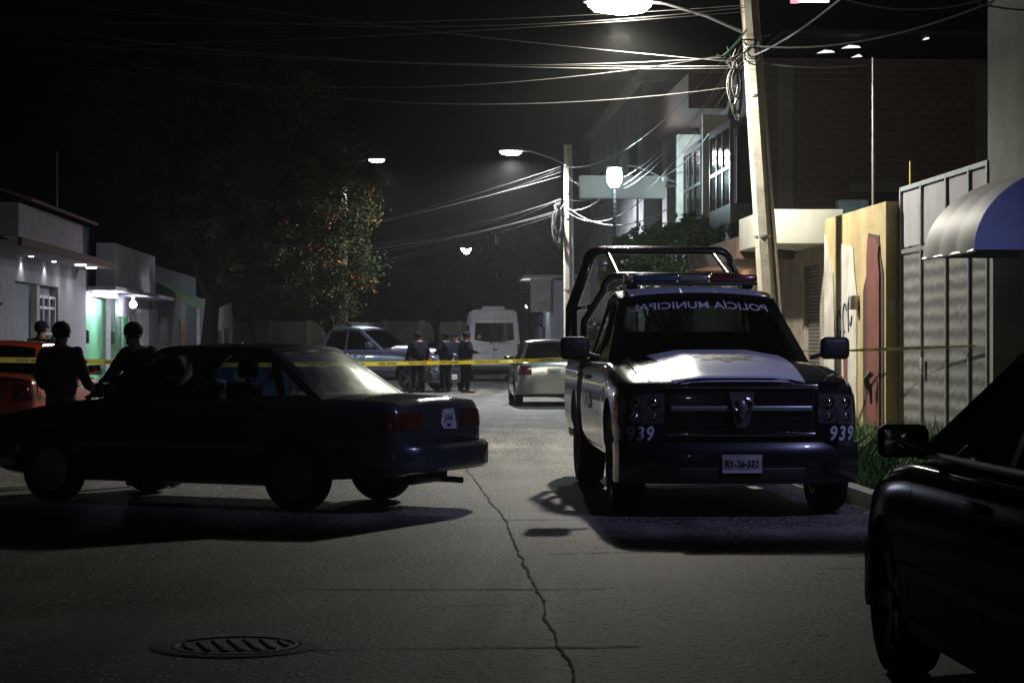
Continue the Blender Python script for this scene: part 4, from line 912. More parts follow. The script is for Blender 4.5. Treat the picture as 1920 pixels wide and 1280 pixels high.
# yellow mural wall
yw = bld('yellow_wall', 'yellow painted street wall with red and white panels and graffiti', 'wall', 6.12, 26.55)
wbox(yw, 'wall', (0, 0, 0), (.2, 3.95, 3.22), yellow)
MB().plate([(-.002, .0, .0), (-.002, .06, 3.22), (-.002, 0, 3.22)], (-.001, 0, 0))
pan = [(-.0, 1.72, .32), (-.0, 1.72, 2.1), (0, 1.85, 2.35), (0, 1.95, 2.72), (0, 2.75, 2.8), (0, 2.85, 2.35), (0, 3.1, 2.1), (0, 3.1, .32)]
MB().plate(pan, (-.012, 0, 0)).build('white_panel', whitep, yw)
MB().plate([(-.013, 2.3, .6), (-.013, 2.3, 1.3), (-.013, 2.62, 1.3), (-.013, 2.5, .6)], (-.002, 0, 0)).build('red_stroke', redw, yw)
MB().plate([(-.0, .1, .25), (-.0, .1, 2.3), (0, .25, 2.5), (0, .35, 2.8), (0, 1.0, 2.86), (0, 1.12, 2.3), (0, 1.32, 2.1), (0, 1.32, .25)], (-.01, 0, 0)).build('dark_surround', darkv, yw)
MB().plate([(-.012, .26, .3), (-.012, .26, 2.3), (-.012, .34, 2.5), (-.012, .3, 2.66), (-.012, .5, 2.78), (-.012, .95, 2.8), (-.012, 1.02, 2.5), (-.012, 1.0, .3)], (-.02, 0, 0)).build('red_panel', redw, yw)
MB().plate([(0, 3.3, .2), (0, 3.12, 1.2), (0, 3.3, 2.4), (0, 3.9, 3.0), (0, 3.93, .2)], (-.02, 0, 0)).build('white_panel', whitep, yw)
MB().plate([(-.02, 3.35, .3), (-.02, 3.35, 1.0), (-.02, 3.9, 1.0), (-.02, 3.9, .3)], (-.002, 0, 0)).build('red_stroke', redw, yw)
b = MB()
for k, y in enumerate((2.85, 2.45, 2.1)):
    z = 1.65+.1*k
    b.tube([(-.02, y-.13*cos(t), z+.2*sin(t)) for t in linspace(.5, 2*pi-(.4 if k != 1 else 1.6), 18)], .011, 5)
    b.tube([(-.02, y+.12, z-.1), (-.02, y+.1, z-.3)], .01, 5)
b.build('graffiti', pbr('blue_spray', (.03, .035, .09), .7), yw)
wbox(yw, 'meter_box', (-.12, 1.58, 1.85), (0, 1.72, 2.05), Mt['steel'], .02); wbox(yw, 'number_plaque', (.05, -.012, 1.75), (.12, -.002, 1.95), Mt['plate'])
MB().tube([(-.1, .4, 1.0), (-.16, .45, .92), (-.12, .5, .8)], .04, 7).tube([(-.09, .5, .85), (-.1, .42, .6)], .02, 6).build('tap', Mt['black'], yw)
# thin mast above wall
ms = bld('antenna_mast', 'thin steel mast rising above the yellow wall', 'mast', 6.42, 28.6); MB().tube([(0, 0, 0), (0, 0, 5.35)], [.03, .022], 8).build('mast_tube', Mt['steel'], ms)
ms = bld('yellow_pipe', 'short yellow pipe standing up behind the yellow wall', 'pipe', 6.75, 27.8); MB().tube([(0, 0, 0), (0, 0, 3.85)], .022, 8).build('pipe', pbr('yellow_pipe', (.5, .4, .05), .5), ms)
# shop with white canopy slab
cs = bld('canopy_shop', 'low beige shop with a white canopy slab and roller shutter', 'building', 6.3, 31.3)
wbox(cs, 'wall', (0, 0, 0), (6, .2, 3.38), beige); wbox(cs, 'wall', (0, .2, 0), (.2, .5, 3.38), beige); wbox(cs, 'wall', (0, .5, 2.62), (.2, 1.75, 3.38), beige); wbox(cs, 'wall', (0, 1.75, 0), (.2, 4.2, 3.38), beige)
wbox(cs, 'wall', (0, 4.2, 2.5), (.2, 5.1, 3.38), beige); wbox(cs, 'wall', (0, 5.1, 0), (.2, 6.4, 3.38), pbr('olive_plaster', (.2, .16, .06), .85, var=.4, scale=3)); wbox(cs, 'roof', (.2, .2, 3.2), (6, 6.4, 3.36), conc)
wbox(cs, 'shutter', (.06, .52, 0), (.1, 1.73, 2.62), shutter); wbox(cs, 'door', (.1, 4.22, 0), (.14, 5.08, 2.5), darkg)
wbox(cs, 'canopy', (-.92, -.06, 2.9), (.25, 2.6, 3.42), pbr('white_canopy_paint', (.62, .61, .53), .8, scale=2, var=.12), .01)
wbox(cs, 'brown_canopy', (-.95, 2.62, 2.78), (0, 9.7, 3.14), pbr('brown_canopy_paint', (.14, .08, .055), .85, scale=2))
MB().tube([(-.75, .9, 2.86), (-.5, .95, 2.84), (-.2, 1.3, 2.83)], .02, 6).ell((-.85, .8, 2.86), (.12, .09, .05), 8).build('canopy_lamp_fitting', Mt['black'], cs)
# warm lit doorway further along
ls = bld('lit_doorway_house', 'low house with a warmly lit doorway behind the pickup roll cage', 'house', 6.25, 37.2)
wbox(ls, 'wall', (.05, 0, 0), (.25, 1.3, 2.9), beige); wbox(ls, 'wall', (.05, 2.4, 0), (.25, 9, 2.9), beige); wbox(ls, 'wall', (.05, 1.3, 2.6), (.25, 2.4, 2.9), beige)
wbox(ls, 'lit_door', (.18, 1.3, 0), (.2, 2.4, 2.6), pbr('warm_inner_wall', (.5, .4, .3), .8)); wbox(ls, 'door_frame', (-.0, 1.82, 0), (.06, 1.9, 2.6), Mt['black'])
lamp('doorway_light', (-.35, 1.85, 2.45), 26, (1, .68, .42), ls, .05); MB().ell((-.35, 1.85, 2.52), (.06, .06, .04), 8).tube([(-.35, 1.85, 2.56), (-.35, 1.85, 2.80)], .01, 5).build('porch_lamp', Mt['black'], ls)
# brick building with bay windows
bb_ = bld('brick_building', 'tall unlit brick building with bay windows above the shops', 'building', 6.25, 47.6)
bb_.location = S(6.25, 37.0)
wbox(bb_, 'wall', (0, 0, 2.91), (10, .25, 6.5), brick); wbox(bb_, 'wall', (0, .25, 2.91), (.25, 10.5, 6.5), pbr('dark_facade_paint', (.045, .042, .045), .8, scale=2)); wbox(bb_, 'wall', (0, 10.5, 0), (10, 10.7, 6.5), conc)
wbox(bb_, 'roof', (.25, .25, 6.3), (10, 10.5, 6.48), conc); wbox(bb_, 'wall', (.3, .0, 0), (10, .25, 2.9), brick)
wbox(bb_, 'roof_slab', (-.75, 4.0, 6.05), (0, 10.6, 6.75), pbr('red_brown_slab', (.05, .02, .016), .85))
wbox(bb_, 'corner_column', (-.28, 9.3, 2.9), (0, 9.75, 6.05), pbr('blue_column', (.05, .16, .34), .6))
curt = striped('curtain', (.45, .46, .48), (.2, .2, .21), 9, .7, axis='Y')
for y0 in (.5, 4.4):
    bw = wbox(bb_, 'bay_window', (-.42, y0+.25, 3.6), (0, y0+2.9, 3.95), Mt['darksteel'])
    MB().plate([(-.4, y0+.3, 3.95), (-.4, y0+2.85, 3.95), (0, y0+3.1, 3.5), (0, y0, 3.5)], (0, 0, .002)).build('bay_base', conc, bw)
    wbox(bb_, 'window_pane', (-.40, y0+.3, 3.96), (-.38, y0+2.85, 5.35), Mt['pane']) if 'pane' in Mt else None
    wbox(bb_, 'curtain', (-.34, y0+.35, 3.96), (-.32, y0+2.8, 5.33), curt)
    b = MB()
    for y in (y0+.27, y0+1.2, y0+1.95, y0+2.82): b.box((-.425, y, 3.95), (-.365, y+.06, 5.4))
    b.box((-.43, y0+.2, 5.36), (0, y0+2.95, 5.5)); b.box((-.423, y0+.25, 4.6), (-.375, y0+2.85, 4.66)); b.build('window_frame', Mt['darksteel'], bw)
    wbox(bb_, 'white_pilaster', (-.5, y0+3.25, 3.6), (0, y0+3.4, 5.9), whitep)
wbox(bb_, 'upper_window', (2.0, -.02, 3.5), (3.3, .02, 4.1), darkg); wbox(bb_, 'window_lintel', (1.6, -.06, 4.1), (3.6, .0, 4.28), Mt['darkconc']); wbox(bb_, 'air_unit', (1.35, -.35, 3.42), (1.9, -.0, 3.95), pbr('pale_blue_metal', (.2, .3, .36), .5), .03)
for k in range(3): wbox(bb_, 'brick_pillar', (.3+k*3.6, -.05, 2.95), (.6+k*3.6, -.001, 6.4), Mt['darkconc'])
# lit roof shed glimpsed over the brick wall
rs_ = bld('roof_shed', 'roof shed with bright light showing through slits above the brick wall', 'shed', 8.0, 41)
rs_.location = S(8.1, 41, 6.5)
wbox(rs_, 'shed_wall', (-.6, .3, 0), (5, .5, .55), pbr('dark_sheet', (.03, .03, .03), .7)); wbox(rs_, 'shed_roof', (-.7, 0, 1.05), (5, 3, 1.12), pbr('dark_sheet_roof', (.03, .03, .03), .7))
lit = emis('lit_slit', (.85, .88, 1), 1.5)
for x0, x1, z in ((.05, .42, .72), (.55, .95, .82), (.75, .98, .64), (2.2, 2.32, 1.0)):
    MB().plate([(x0, .45, z), (x1, .45, z+.02), (x1-.05, .45, z+.055), (x0+.16, .45, z+.07)], (0, .02, 0)).build('lit_slit', lit, rs_)
ns = bld('neon_sign', 'small glowing white sign with pink edge high above the street', 'sign', 5.2, 29.5)
q = W(1520, -6, 31); l_, d_ = LD(q); ns.location = S(l_, d_, q.z); MB().box((-.27, -.04, -.08), (.27, .04, .12)).build('sign_box', emis('sign_white', (1, .93, .98), 4), ns); MB().box((-.30, -.05, -.10), (-.19, .02, .13)).build('sign_edge', emis('sign_pink', (1, .2, .3), 2.5), ns)
MB().tube([(.25, 0, .1), (.9, .1, .9), (1.5, .5, 1.0)], .03, 6).build('bracket', Mt['darksteel'], ns)
# buildings farther on the right
fb_ = bld('far_building', 'dark concrete building rising behind the second utility pole', 'building', 6.4, 57)
wbox(fb_, 'wall', (0, 0, 0), (8, 17, 8.6), pbr('dark_render', (.12, .13, .14), .85, scale=.8, var=.4))
for k in range(3):
    for z in (3.4, 5.9): f_ = wbox(fb_, 'window', (-.05, 1.5+k*5, z), (-.0, 3.3+k*5, z+1.3), Mt['darksteel']); wbox(f_, 'pane', (-.07, 1.6+k*5, z+.1), (-.052, 3.2+k*5, z+1.2), Mt['van_glass'])
wbox(fb_, 'parapet', (-.15, -.15, 8.6), (8.1, 17.1, 8.9), conc)
wbox(fb_, 'stair_tower', (.5, -1.2, 0), (1.6, -.002, 7.6), pbr('pale_render', (.2, .2, .2), .85))
fh = bld('pink_awning_house', 'pale house with a pink awning behind the second pole', 'house', 6.2, 50.5)
wbox(fh, 'wall', (0, 0, 0), (6, 6, 3.1), pbr('pale_green_plaster', (.42, .46, .40), .8, scale=2, var=.25))
MB().slab(lambda i, j: (-.9*i, .6+3.5*j, 2.8-.45*i*i), 6, 4, (0, 0, -.03)).build('awning', pbr('pink_awning', (.35, .06, .12), .7), fh)
wbox(fh, 'door', (-.03, 3.2, 0), (-.0, 4.1, 2.1), Mt['darksteel'], .01); wbox(fh, 'post', (-.12, -.3, 0), (.1, -.05, 3.6), whitep)
fw = bld('far_white_house', 'white house front with a lit canopy left of the second pole', 'house', 6.2, 92)
wbox(fw, 'wall', (0, 0, 0), (6, 12, 4.2), pbr('bluish_white_wall', (.5, .54, .58), .8, scale=2, var=.2)); wbox(fw, 'canopy', (-1.2, -.1, 4.3), (6, 12, 4.45), whitep); wbox(fw, 'fascia', (-.9, -.12, 2.8), (-.0, -.02, 4.28), whitep)
wbox(fw, 'door', (-.04, 4, 0), (0, 5, 2.2), Mt['darksteel']); lamp('house_light', (-.9, 2, 3.6), 60, COOL, fw, .05)
# billboard box on bracket
sg = bld('sign_box', 'blank white sign box projecting over the pavement beside the bright lantern', 'sign', 3.75, 46)
wbox(sg, 'panel', (0, 0, 4.62), (1.9, .28, 5.12), pbr('white_sign_panel', (.6, .6, .58), .5, var=.08), .01); MB().tube([(1.85, .14, 4.9), (2.6, .14, 4.9)], .03, 6).build('bracket', Mt['steel'], sg)
# ------------------------------------------------------------------ lights on poles
def street_pole(L, D, lean, hp, label, arm, power, col, n_group='concrete utility poles', scale=1, lamp_z=6.55, big=1, spot=163, bowl=0):
    r = empty('utility_pole', S(L, D), YAW, label, 'utility pole', n_group)
    b = MB(); b.tube([(0, 0, 0), (lean*.5, 0, hp*.5), (lean, 0, hp)], [.175, .15, .115], 8); b.build('pole_shaft', Mt['pole'], r, 20)
    b = MB(); b.tube([(.12, -.16, 0), (.10+lean*2.2/hp, -.15, 2.2), (.085+lean*4.4/hp, -.13, 4.4)], .022, 6); b.build('conduit', Mt['steel'], r)
    for z in (2.9, 4.9, 5.6, hp-.6): MB().lathe([(.182-.0075*z, z), (.182-.0075*z, z+.03)], 12, 'z', M.Translation((lean*z/hp, 0, 0))).build('steel_band', Mt['steel'], r)
    a = MB(); x0 = lean*.93; a.tube([(x0, 0, lamp_z-.35), (x0-arm*.3, 0, lamp_z-.12), (x0-arm*.65, 0, lamp_z+.06), (x0-arm+.1, 0, lamp_z+.08)], .025, 8); a.build('lamp_arm', Mt['steel'], r)
    hx = x0-arm
    b = MB(); rings = []
    for t, w_, hh in ((-.36, .05, .03), (-.3, .13, .07), (0, .17, .11), (.25, .12, .1), (.38, .05, .06)):
        rings.append([(hx+t*big, w_*big*cos(q), lamp_z+.06+(hh*sin(q) if sin(q) > 0 else 0)) for q in linspace(0, 2*pi*(15/16), 16)])
    b.loft(rings, True); hd_ = b.build('lamp_head', Mt['steel'], r)
    b = MB(); rings = []
    for t, w_ in ((-.32, .04), (-.25, .11), (0, .15), (.2, .12), (.28, .04)):
        rings.append([(hx+t*big, w_*big*cos(q), lamp_z+.055+(-.12*big*w_/.15*abs(sin(q)) if sin(q) < 0 else 0)) for q in linspace(0, 2*pi*(15/16), 16)])
    b.loft(rings, True); b.build('lamp_lens', emis('lamp_glow', col, 60), hd_)
    l_ = lamp('street_light', (hx, 0, lamp_z-.2*big), power, col, r, .1, 'SPOT', spot=spot); l_.data.spot_blend = .42
    if bowl: lamp('bowl_light', (hx, 0, lamp_z-.22*big), bowl, col, r, .12)
    return r
pole1 = street_pole(5.26, 29.5, -.56, 8.2, 'near concrete utility pole on the right with the overexposed street lamp', 1.74, LAMP_STREET, WARMW, lamp_z=6.18, big=1.5, bowl=260)  # lamp head and lens enlarged so their shape takes in the glare
pole2 = street_pole(4.48, 58.5, -.05, 7.0, 'second concrete utility pole, beyond the pickup, with a lit arm lamp', 1.6, 4300, (.95, .95, 1.0), lamp_z=6.75, spot=172)
text('pole_number', '1388', .13, Mt['ink'], pole1, M.Translation((.0, -.157, 2.62)) @ M.Rotation(R(-90), 4, 'Y') @ M.Rotation(R(90), 4, 'X') if False else M.Translation((-.02, -.155, 2.65)) @ M.Rotation(R(90), 4, 'X'), .5, .002)
pole3 = street_pole(4.9, 118, 0, 7.6, 'farthest utility pole with a small lit lamp over the van', 1.75, 1300, (.9, 1, .98), lamp_z=6.75)
MB().ell((-1.75, 0, 6.68), (.24, .2, .2), 10).build('glare_ball', emis('glare_ball_glow', (.9, 1, 1), 30), pole3)  # glowing ball added, its size stands in for the far lamp's glare
# pole behind the camera lighting the foreground with cool light
pole4 = street_pole(2.4, -20, 0, 7.6, 'utility pole behind the camera with a cool lamp', 2.6, LAMP_BEHIND, PURP, 'concrete utility poles', lamp_z=6.75)
# far left lamp glimpsed through the tree
pole5 = street_pole(-2.7, 84, 0, 9.4, 'tall lamp pole on the left seen through the flowering tree', -1.35, 900, (.85, .88, 1), lamp_z=8.75)
# LED lantern on dark post
q = W(1152, 330, 44); l_, d_ = LD(q)
ln = empty('lantern_post', S(l_, d_), YAW, 'slender post with a very bright cyan-white lantern', 'lamp post')
b = MB(); b.tube([(0, 0, 0), (0, 0, q.z-.2)], [.05, .035], 8)
for k in range(30): b.tube([(.045*cos(a), .045*sin(a), 1.6+k*.1+.014*i) for i, a in enumerate(linspace(0, 2*pi, 7))], .009, 4)
b.build('post', Mt['darksteel'], ln); MB().lathe([(.08, q.z-.24), (.15, q.z-.14), (.165, q.z), (.15, q.z+.13), (.1, q.z+.16)], 16).build('lantern_glass', emis('led_glow', LEDC, 40), ln)
MB().lathe([(.19, q.z+.165), (.1, q.z+.22), (.01, q.z+.26)], 16).build('lantern_cap', Mt['darksteel'], ln); lamp('lantern_light', (0, -.26, q.z-.05), 520, LEDC, ln, .1)
q1 = W(1176, 310, 45.5); q2 = W(1245, 335, 45.5); br_ = empty('wall_bracket', S(*LD(q2)), YAW, 'curved steel bracket arm reaching from the bay building beside the lantern', 'bracket')
MB().tube([(0, 0, q2.z), (-.35, 0, q2.z+.17), (-.6, 0, q2.z+.26), (-.8, 0, q2.z+.28)], .022, 6).ell((.02, 0, q2.z), (.1, .05, .1), 6).tube([(0, 0, q2.z), (.35, 0, q2.z-.1)], .02, 5).build('arm', Mt['steel'], br_)
# small purple light
q = W(988, 574, 100); pl_ = empty('wall_light', S(*LD(q)), YAW, 'tiny violet lamp glowing above the silver sedan', 'lamp'); MB().ell((0, 0, q.z), (.11, .08, .08), 8).build('bulb', emis('violet_glow', (.55, .4, 1), 16), pl_)
MB().tube([(0, .05, 0), (0, .05, q.z)], .04, 6).build('post', Mt['darksteel'], pl_); lamp('violet_light', (0, -.2, q.z), 12, (.55, .4, 1), pl_, .05)
# ------------------------------------------------------------------ left side
def lbld(name, label, cat, D, L=-8.5): return empty(name, S(L, D), YAW, label, cat)
h1 = lbld('canopy_house', 'house on the left with a lit eave, downlights and tiled parapet', 'house', 42)
wl = pbr('left_white_wall', (.32, .30, .32), .8, scale=2.5, var=.25, bump=.2)
wbox(h1, 'wall', (-7, .5, 0), (-.2, 13.0, 3.3), wl); wbox(h1, 'wall', (-.2, .5, 0), (0, 3.2, 3.3), wl); wbox(h1, 'wall', (-.2, 8.7, 0), (0, 13.0, 3.3), brickmat('pale_block', (.30, .28, .30), (.28, .26, .28), (.27, .255, .27), 1.4)); wbox(h1, 'wall', (-.2, 3.2, 2.75), (0, 8.7, 3.3), wl)
wbox(h1, 'eave', (-.2, -1, 3.3), (.85, 11.8, 3.42), wl); wbox(h1, 'eave_edge', (.852, -1.02, 3.3), (.93, 11.82, 3.47), pbr('red_tile', (.09, .035, .028), .8))
MB().slab(lambda i, j: (.6-2.4*i, -1+12.8*j, 3.45+.5*i), 6, 30, (0, 0, .05)).build('tile_roof', striped('roof_tiles', (.1, .1, .07), (.04, .035, .03), 3, .85, axis='Y'), h1)
wbox(h1, 'parapet', (-2.5, 3.5, 3.42), (.02, 12.3, 4.45), pbr('pinkish_wall', (.26, .21, .24), .85, bump=.2, scale=2)); MB().slab(lambda i, j: (.35-1.2*i, 3.2+9.6*j, 4.46+.4*i), 3, 20, (0, 0, .07)).build('parapet_tiles', pbr('tile_red', (.14, .055, .04), .85), h1)
wbox(h1, 'curtain', (-.16, 3.25, .1), (-.13, 5.6, 2.74), striped('white_curtain', (.4, .42, .5), (.24, .25, .3), 6, .8, axis='Y'))
wn = wbox(h1, 'door_window', (-.14, 6.1, .1), (-.1, 8.6, 2.5), Mt['van_glass']); b = MB()
for y in (6.1, 6.9, 7.7, 8.5): b.box((-.1, y, .1), (-.04, y+.09, 2.5))
for z in (.9, 1.6, 2.2, 2.45): b.box((-.1, 6.1, z), (-.05, 8.6, z+.06))
b.build('window_bars', pbr('pale_frame', (.45, .47, .5), .5), wn); wbox(h1, 'door_frame', (-.12, 5.65, 0), (.03, 6.05, 2.72), whitep)
for k, y in enumerate((3.9, 6.8)):
    f_ = MB().lathe([(.05, 3.285), (.05, 3.299)], 14, 'z', M.Translation((.22, y, 0))).build('downlight', emis('downlight_glow', (.95, .93, 1), 14), h1)
    lamp('downlight_beam', (.12, y, 3.22), 14, (.9, .9, 1), h1, .05, 'SPOT', spot=130)
for y in (8.6, 10.3):
    MB().lathe([(.13, 3.27), (.13, 3.299)], 14, 'z', M.Translation((.55, y, 0))).build('downlight', emis('downlight_glow2', (.95, .93, 1), 14), h1); lamp('downlight_beam', (.55, y, 3.22), 14, (.9, .9, 1), h1, .05, 'SPOT', spot=150)
b = MB(); b.tube([(-.5, 3.6, 4.4), (-.5, 3.6, 6.2)], .015, 5); b.tube([(-.5, 11.5, 4.4), (-.5, 11.5, 6.3)], .015, 5); b.build('antenna', Mt['steel'], h1)
h2 = lbld('green_door_house', 'small house on the left with lit green doors under a fluorescent lamp', 'house', 55.1)
gr1 = pbr('green_door_paint', (.12, .36, .17), .55, scale=2, var=.15); gr2 = pbr('bright_green_paint', (.12, .55, .16), .6, var=.1)
wbox(h2, 'wall', (-6, 0, 0), (-.25, 13.7, 2.8), wl); wbox(h2, 'garage_door', (-.2, .1, 0), (-.1, 4.1, 2.62), gr1); wbox(h2, 'green_column', (-.1, 4.9, 0), (.05, 5.5, 2.75), gr2); wbox(h2, 'white_column', (-.1, 4.15, 0), (.03, 4.85, 2.75), whitep)
wbox(h2, 'shutter', (-.2, 5.7, 0), (-.14, 7.6, 2.2), shutter); wbox(h2, 'side_door', (-.18, 7.7, 0), (-.1, 8.8, 2.2), gr1); wbox(h2, 'wall_piece', (-.24, 5.5, 2.2), (-.08, 13.7, 2.8), wl); wbox(h2, 'wall_piece', (-.22, 8.8, 0), (-.08, 13.7, 2.2), wl)
wbox(h2, 'ledge', (-.2, 0, 2.8), (.75, 13.6, 2.9), wl); wbox(h2, 'parapet', (-.2, 3.0, 2.9), (.3, 12.2, 4.18), pbr('white_parapet', (.5, .48, .52), .8, scale=2, var=.2)); wbox(h2, 'upper_wall', (-6, .3, 2.9), (-.4, 3.0, 4.6), pbr('dark_blue_wall', (.05, .06, .1), .8))
wbox(h2, 'fluorescent_lamp', (.1, .4, 2.66), (.35, 3.2, 2.76), emis('tube_glow', (.8, .85, 1), 12)); lamp('fluorescent_light', (.5, 1.8, 2.5), 150, (.72, .78, 1), h2, .2)
q = MB().ell((.3, 6.9, 2.55), (.11, .11, .11), 10).tube([(.3, 6.9, 2.62), (.3, 6.9, 2.8)], .03, 6).build('bulb', emis('bulb_glow', (.75, .8, 1), 25), h2); lamp('bulb_light', (.45, 6.9, 2.4), 90, (.72, .78, 1), h2, .1)
wbox(h2, 'notice', (-.07, 9.6, 1.5), (-.05, 10.9, 2.25), Mt['plate']); wbox(h2, 'intercom', (-.1, .3, 1.4), (.0, .5, 1.75), Mt['black'], .02); wbox(h2, 'intercom', (.04, 4.3, 1.4), (.1, 4.5, 1.75), Mt['black'], .02)
h3 = lbld('green_awning_shop', 'dark shop farther left with a sloping green awning', 'shop', 69)
wbox(h3, 'wall', (-6, 0, 0), (0, 14, 4.0), pbr('dark_teal_wall', (.08, .10, .11), .85, scale=1)); MB().slab(lambda i, j: (1.3*i, .2+7*j, 3.5-.85*i+.1*sin(pi*i)), 8, 4, (0, 0, -.04)).build('awning', pbr('green_awning', (.07, .24, .07), .7), h3)
wbox(h3, 'door', (.0, 2, 0), (.04, 4, 2.3), shutter); wbox(h3, 'door', (.0, 8, 0), (.04, 10, 2.3), pbr('wood_door', (.15, .08, .05), .7)); wbox(h3, 'post', (.9, 5.5, 0), (1.0, 5.6, 2.7), Mt['steel'])
lamp('shop_light', (.8, 9.5, 2.6), 8, (1, .9, .75), h3, .05)
h4 = lbld('small_white_house', 'small pale house far down the left side beyond the flowering tree', 'house', 88)
wbox(h4, 'wall', (-6, 0, 0), (0, 12, 3.3), pbr('pale_wall', (.5, .5, .5), .85, var=.2)); wbox(h4, 'door', (0, 4, 0), (.05, 5.6, 2.0), Mt['darksteel']); wbox(h4, 'window', (0, 7.5, 1.0), (.05, 9.5, 2.1), Mt['van_glass']); lamp('porch_light', (1.2, 3.0, 3.6), 25, COOL, h4, .05)
# far end wall of the street
ew = empty('end_wall', S(0, 150), YAW, 'pale boundary wall at the far end of the street behind the trees', 'wall')
wbox(ew, 'wall', (-22, 0, 0), (16, .3, 3.0), pbr('pale_far_wall', (.22, .21, .18), .8, scale=1, var=.3))
for k in range(14): wbox(ew, 'pier', (-21+k*2.7, -.1, 0), (-20.6+k*2.7, -.001, 3.1), conc)
lamp('wall_light', (-6, -3, 3.2), 40, (1, .93, .8), ew, .1); lamp('wall_light', (2.5, -4, 3.2), 70, (.9, .95, 1), ew, .1)
MB().ell((-6, -3, 3.3), (.12, .12, .08), 8).tube([(-6, -3, 3.35), (-6, 0, 3.0)], .03, 5).ell((2.5, -4, 3.3), (.12, .12, .08), 8).tube([(2.5, -4, 3.35), (2.5, 0, 3.0)], .03, 5).build('wall_lamp', Mt['darksteel'], ew)
# ------------------------------------------------------------------ vegetation
def tree_(name, label, L, D, h, lobes, trunk_r, leaf, n, lsize, group=None, flowers=None, seed=1, lean=(0, 0), cat='tree', nclump=90):
    rn = random.Random(seed); r = empty(name, S(L, D), YAW, label, cat, group)
    b = MB(); top = V((lean[0]*.5, lean[1]*.5, h*.42)); b.tube([(0, 0, 0), (lean[0]*.15, lean[1]*.15, h*.15), (lean[0]*.3, 0, h*.3), top], [trunk_r*1.25, trunk_r, trunk_r*.85, trunk_r*.7], 9)
    for (cx, cy_, cz, rx, ry, rz) in lobes:
        for k in range(3):
            e = V((cx+rn.uniform(-.5, .5)*rx, cy_+rn.uniform(-.5, .5)*ry, cz+rn.uniform(-.2, .5)*rz)); st = V((lean[0]*.3, 0, h*rn.uniform(.25, .4)))
            md = (st+e)/2+V((rn.uniform(-.3, .3), rn.uniform(-.3, .3), -.2)); b.tube([st, md, e], [trunk_r*.5, trunk_r*.3, .02], 6)
    b.build('trunk', Mt['darkbark'] if flowers else Mt['bark'], r)
    vs = []; fs = []; fv = []; ff = []
    tot = sum(q[3]*q[4]*q[5] for q in lobes)
    for lo in lobes:
        nc = max(4, int(nclump*lo[3]*lo[4]*lo[5]/tot)); 
        for c_ in range(nc):
            d = V((rn.gauss(0, 1), rn.gauss(0, 1), rn.gauss(0, 1))).normalized()*rn.uniform(.45, 1.02)
            cc = V((lo[0]+d.x*lo[3], lo[1]+d.y*lo[4], lo[2]+d.z*lo[5])); cr = rn.uniform(.16, .42)*min(lo[3:])*.75; fcl = flowers and rn.random() < (.34 if cc.x > 2.4 and cc.z > 3.2 else .12)
            for _ in range(int(n/nclump*rn.uniform(.6, 1.4))):
                p_ = cc+V((rn.gauss(0, .5), rn.gauss(0, .5), rn.gauss(0, .38)))*cr
                s_ = lsize*rn.uniform(.6, 1.3); u = V((rn.gauss(0, 1), rn.gauss(0, 1), rn.gauss(0, .6))).normalized(); w_ = u.cross(V((rn.gauss(0, 1), rn.gauss(0, 1), rn.gauss(0, 1)))).normalized()
                isf = flowers and fcl and rn.random() < .3
                tv, tf = (fv, ff) if isf else (vs, fs)
                k = len(tv); tv += [p_-u*s_, p_+w_*s_*.38, p_+u*s_, p_-w_*s_*.38]; tf.append((k, k+1, k+2, k+3))
    me = bpy.data.meshes.new('crown'); me.from_pydata(vs, [], fs); link_mesh('crown', me, leaf, r)
    if fv: me = bpy.data.meshes.new('blossom'); me.from_pydata(fv, [], ff); link_mesh('blossom', me, flowers[0], r)
    return r
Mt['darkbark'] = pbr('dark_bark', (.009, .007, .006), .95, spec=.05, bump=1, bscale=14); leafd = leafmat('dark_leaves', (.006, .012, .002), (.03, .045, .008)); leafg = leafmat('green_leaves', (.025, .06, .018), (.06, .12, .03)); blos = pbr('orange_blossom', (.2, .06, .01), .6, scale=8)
tree_('flowering_tree', 'huge dark tree with orange blossoms on the left side of the street', -5.9, 60, 9.5,
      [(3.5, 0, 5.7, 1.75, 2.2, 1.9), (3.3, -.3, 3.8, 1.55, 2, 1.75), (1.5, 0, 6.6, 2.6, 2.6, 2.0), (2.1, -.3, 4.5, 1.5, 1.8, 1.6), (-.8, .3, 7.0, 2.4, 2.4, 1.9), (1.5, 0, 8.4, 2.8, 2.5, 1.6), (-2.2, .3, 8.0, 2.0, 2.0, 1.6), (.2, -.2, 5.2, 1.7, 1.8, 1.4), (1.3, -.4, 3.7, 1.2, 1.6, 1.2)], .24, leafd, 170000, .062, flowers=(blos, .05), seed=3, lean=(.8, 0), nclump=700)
tree_('street_tree', 'leafy small tree behind the pickup roll cage below the bay windows', 5.1, 40.5, 4.2, [(0, 0, 3.1, 1.25, 1.2, .95), (-.8, .3, 2.8, .8, .8, .7), (.7, -.3, 3.2, .8, .8, .6)], .07, leafg, 11000, .075, seed=5, nclump=110)
tree_('hedge_bush', 'round dark bush beside the silver sedan roof', 4.55, 50.5, 2.1, [(0, 0, 1.25, .62, .7, .75), (.5, .3, 1.5, .6, .6, .7)], .04, leafg, 6000, .05, seed=6, cat='bush', nclump=60)
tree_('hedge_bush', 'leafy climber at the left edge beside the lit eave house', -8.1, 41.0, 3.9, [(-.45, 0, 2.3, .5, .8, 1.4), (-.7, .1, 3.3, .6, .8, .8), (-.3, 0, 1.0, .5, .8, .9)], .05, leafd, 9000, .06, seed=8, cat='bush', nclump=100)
fl = [(-2.6, 104), (.7, 112), (3.9, 101), (6.4, 98), (-7.5, 100), (-4.8, 122), (8.8, 96)]
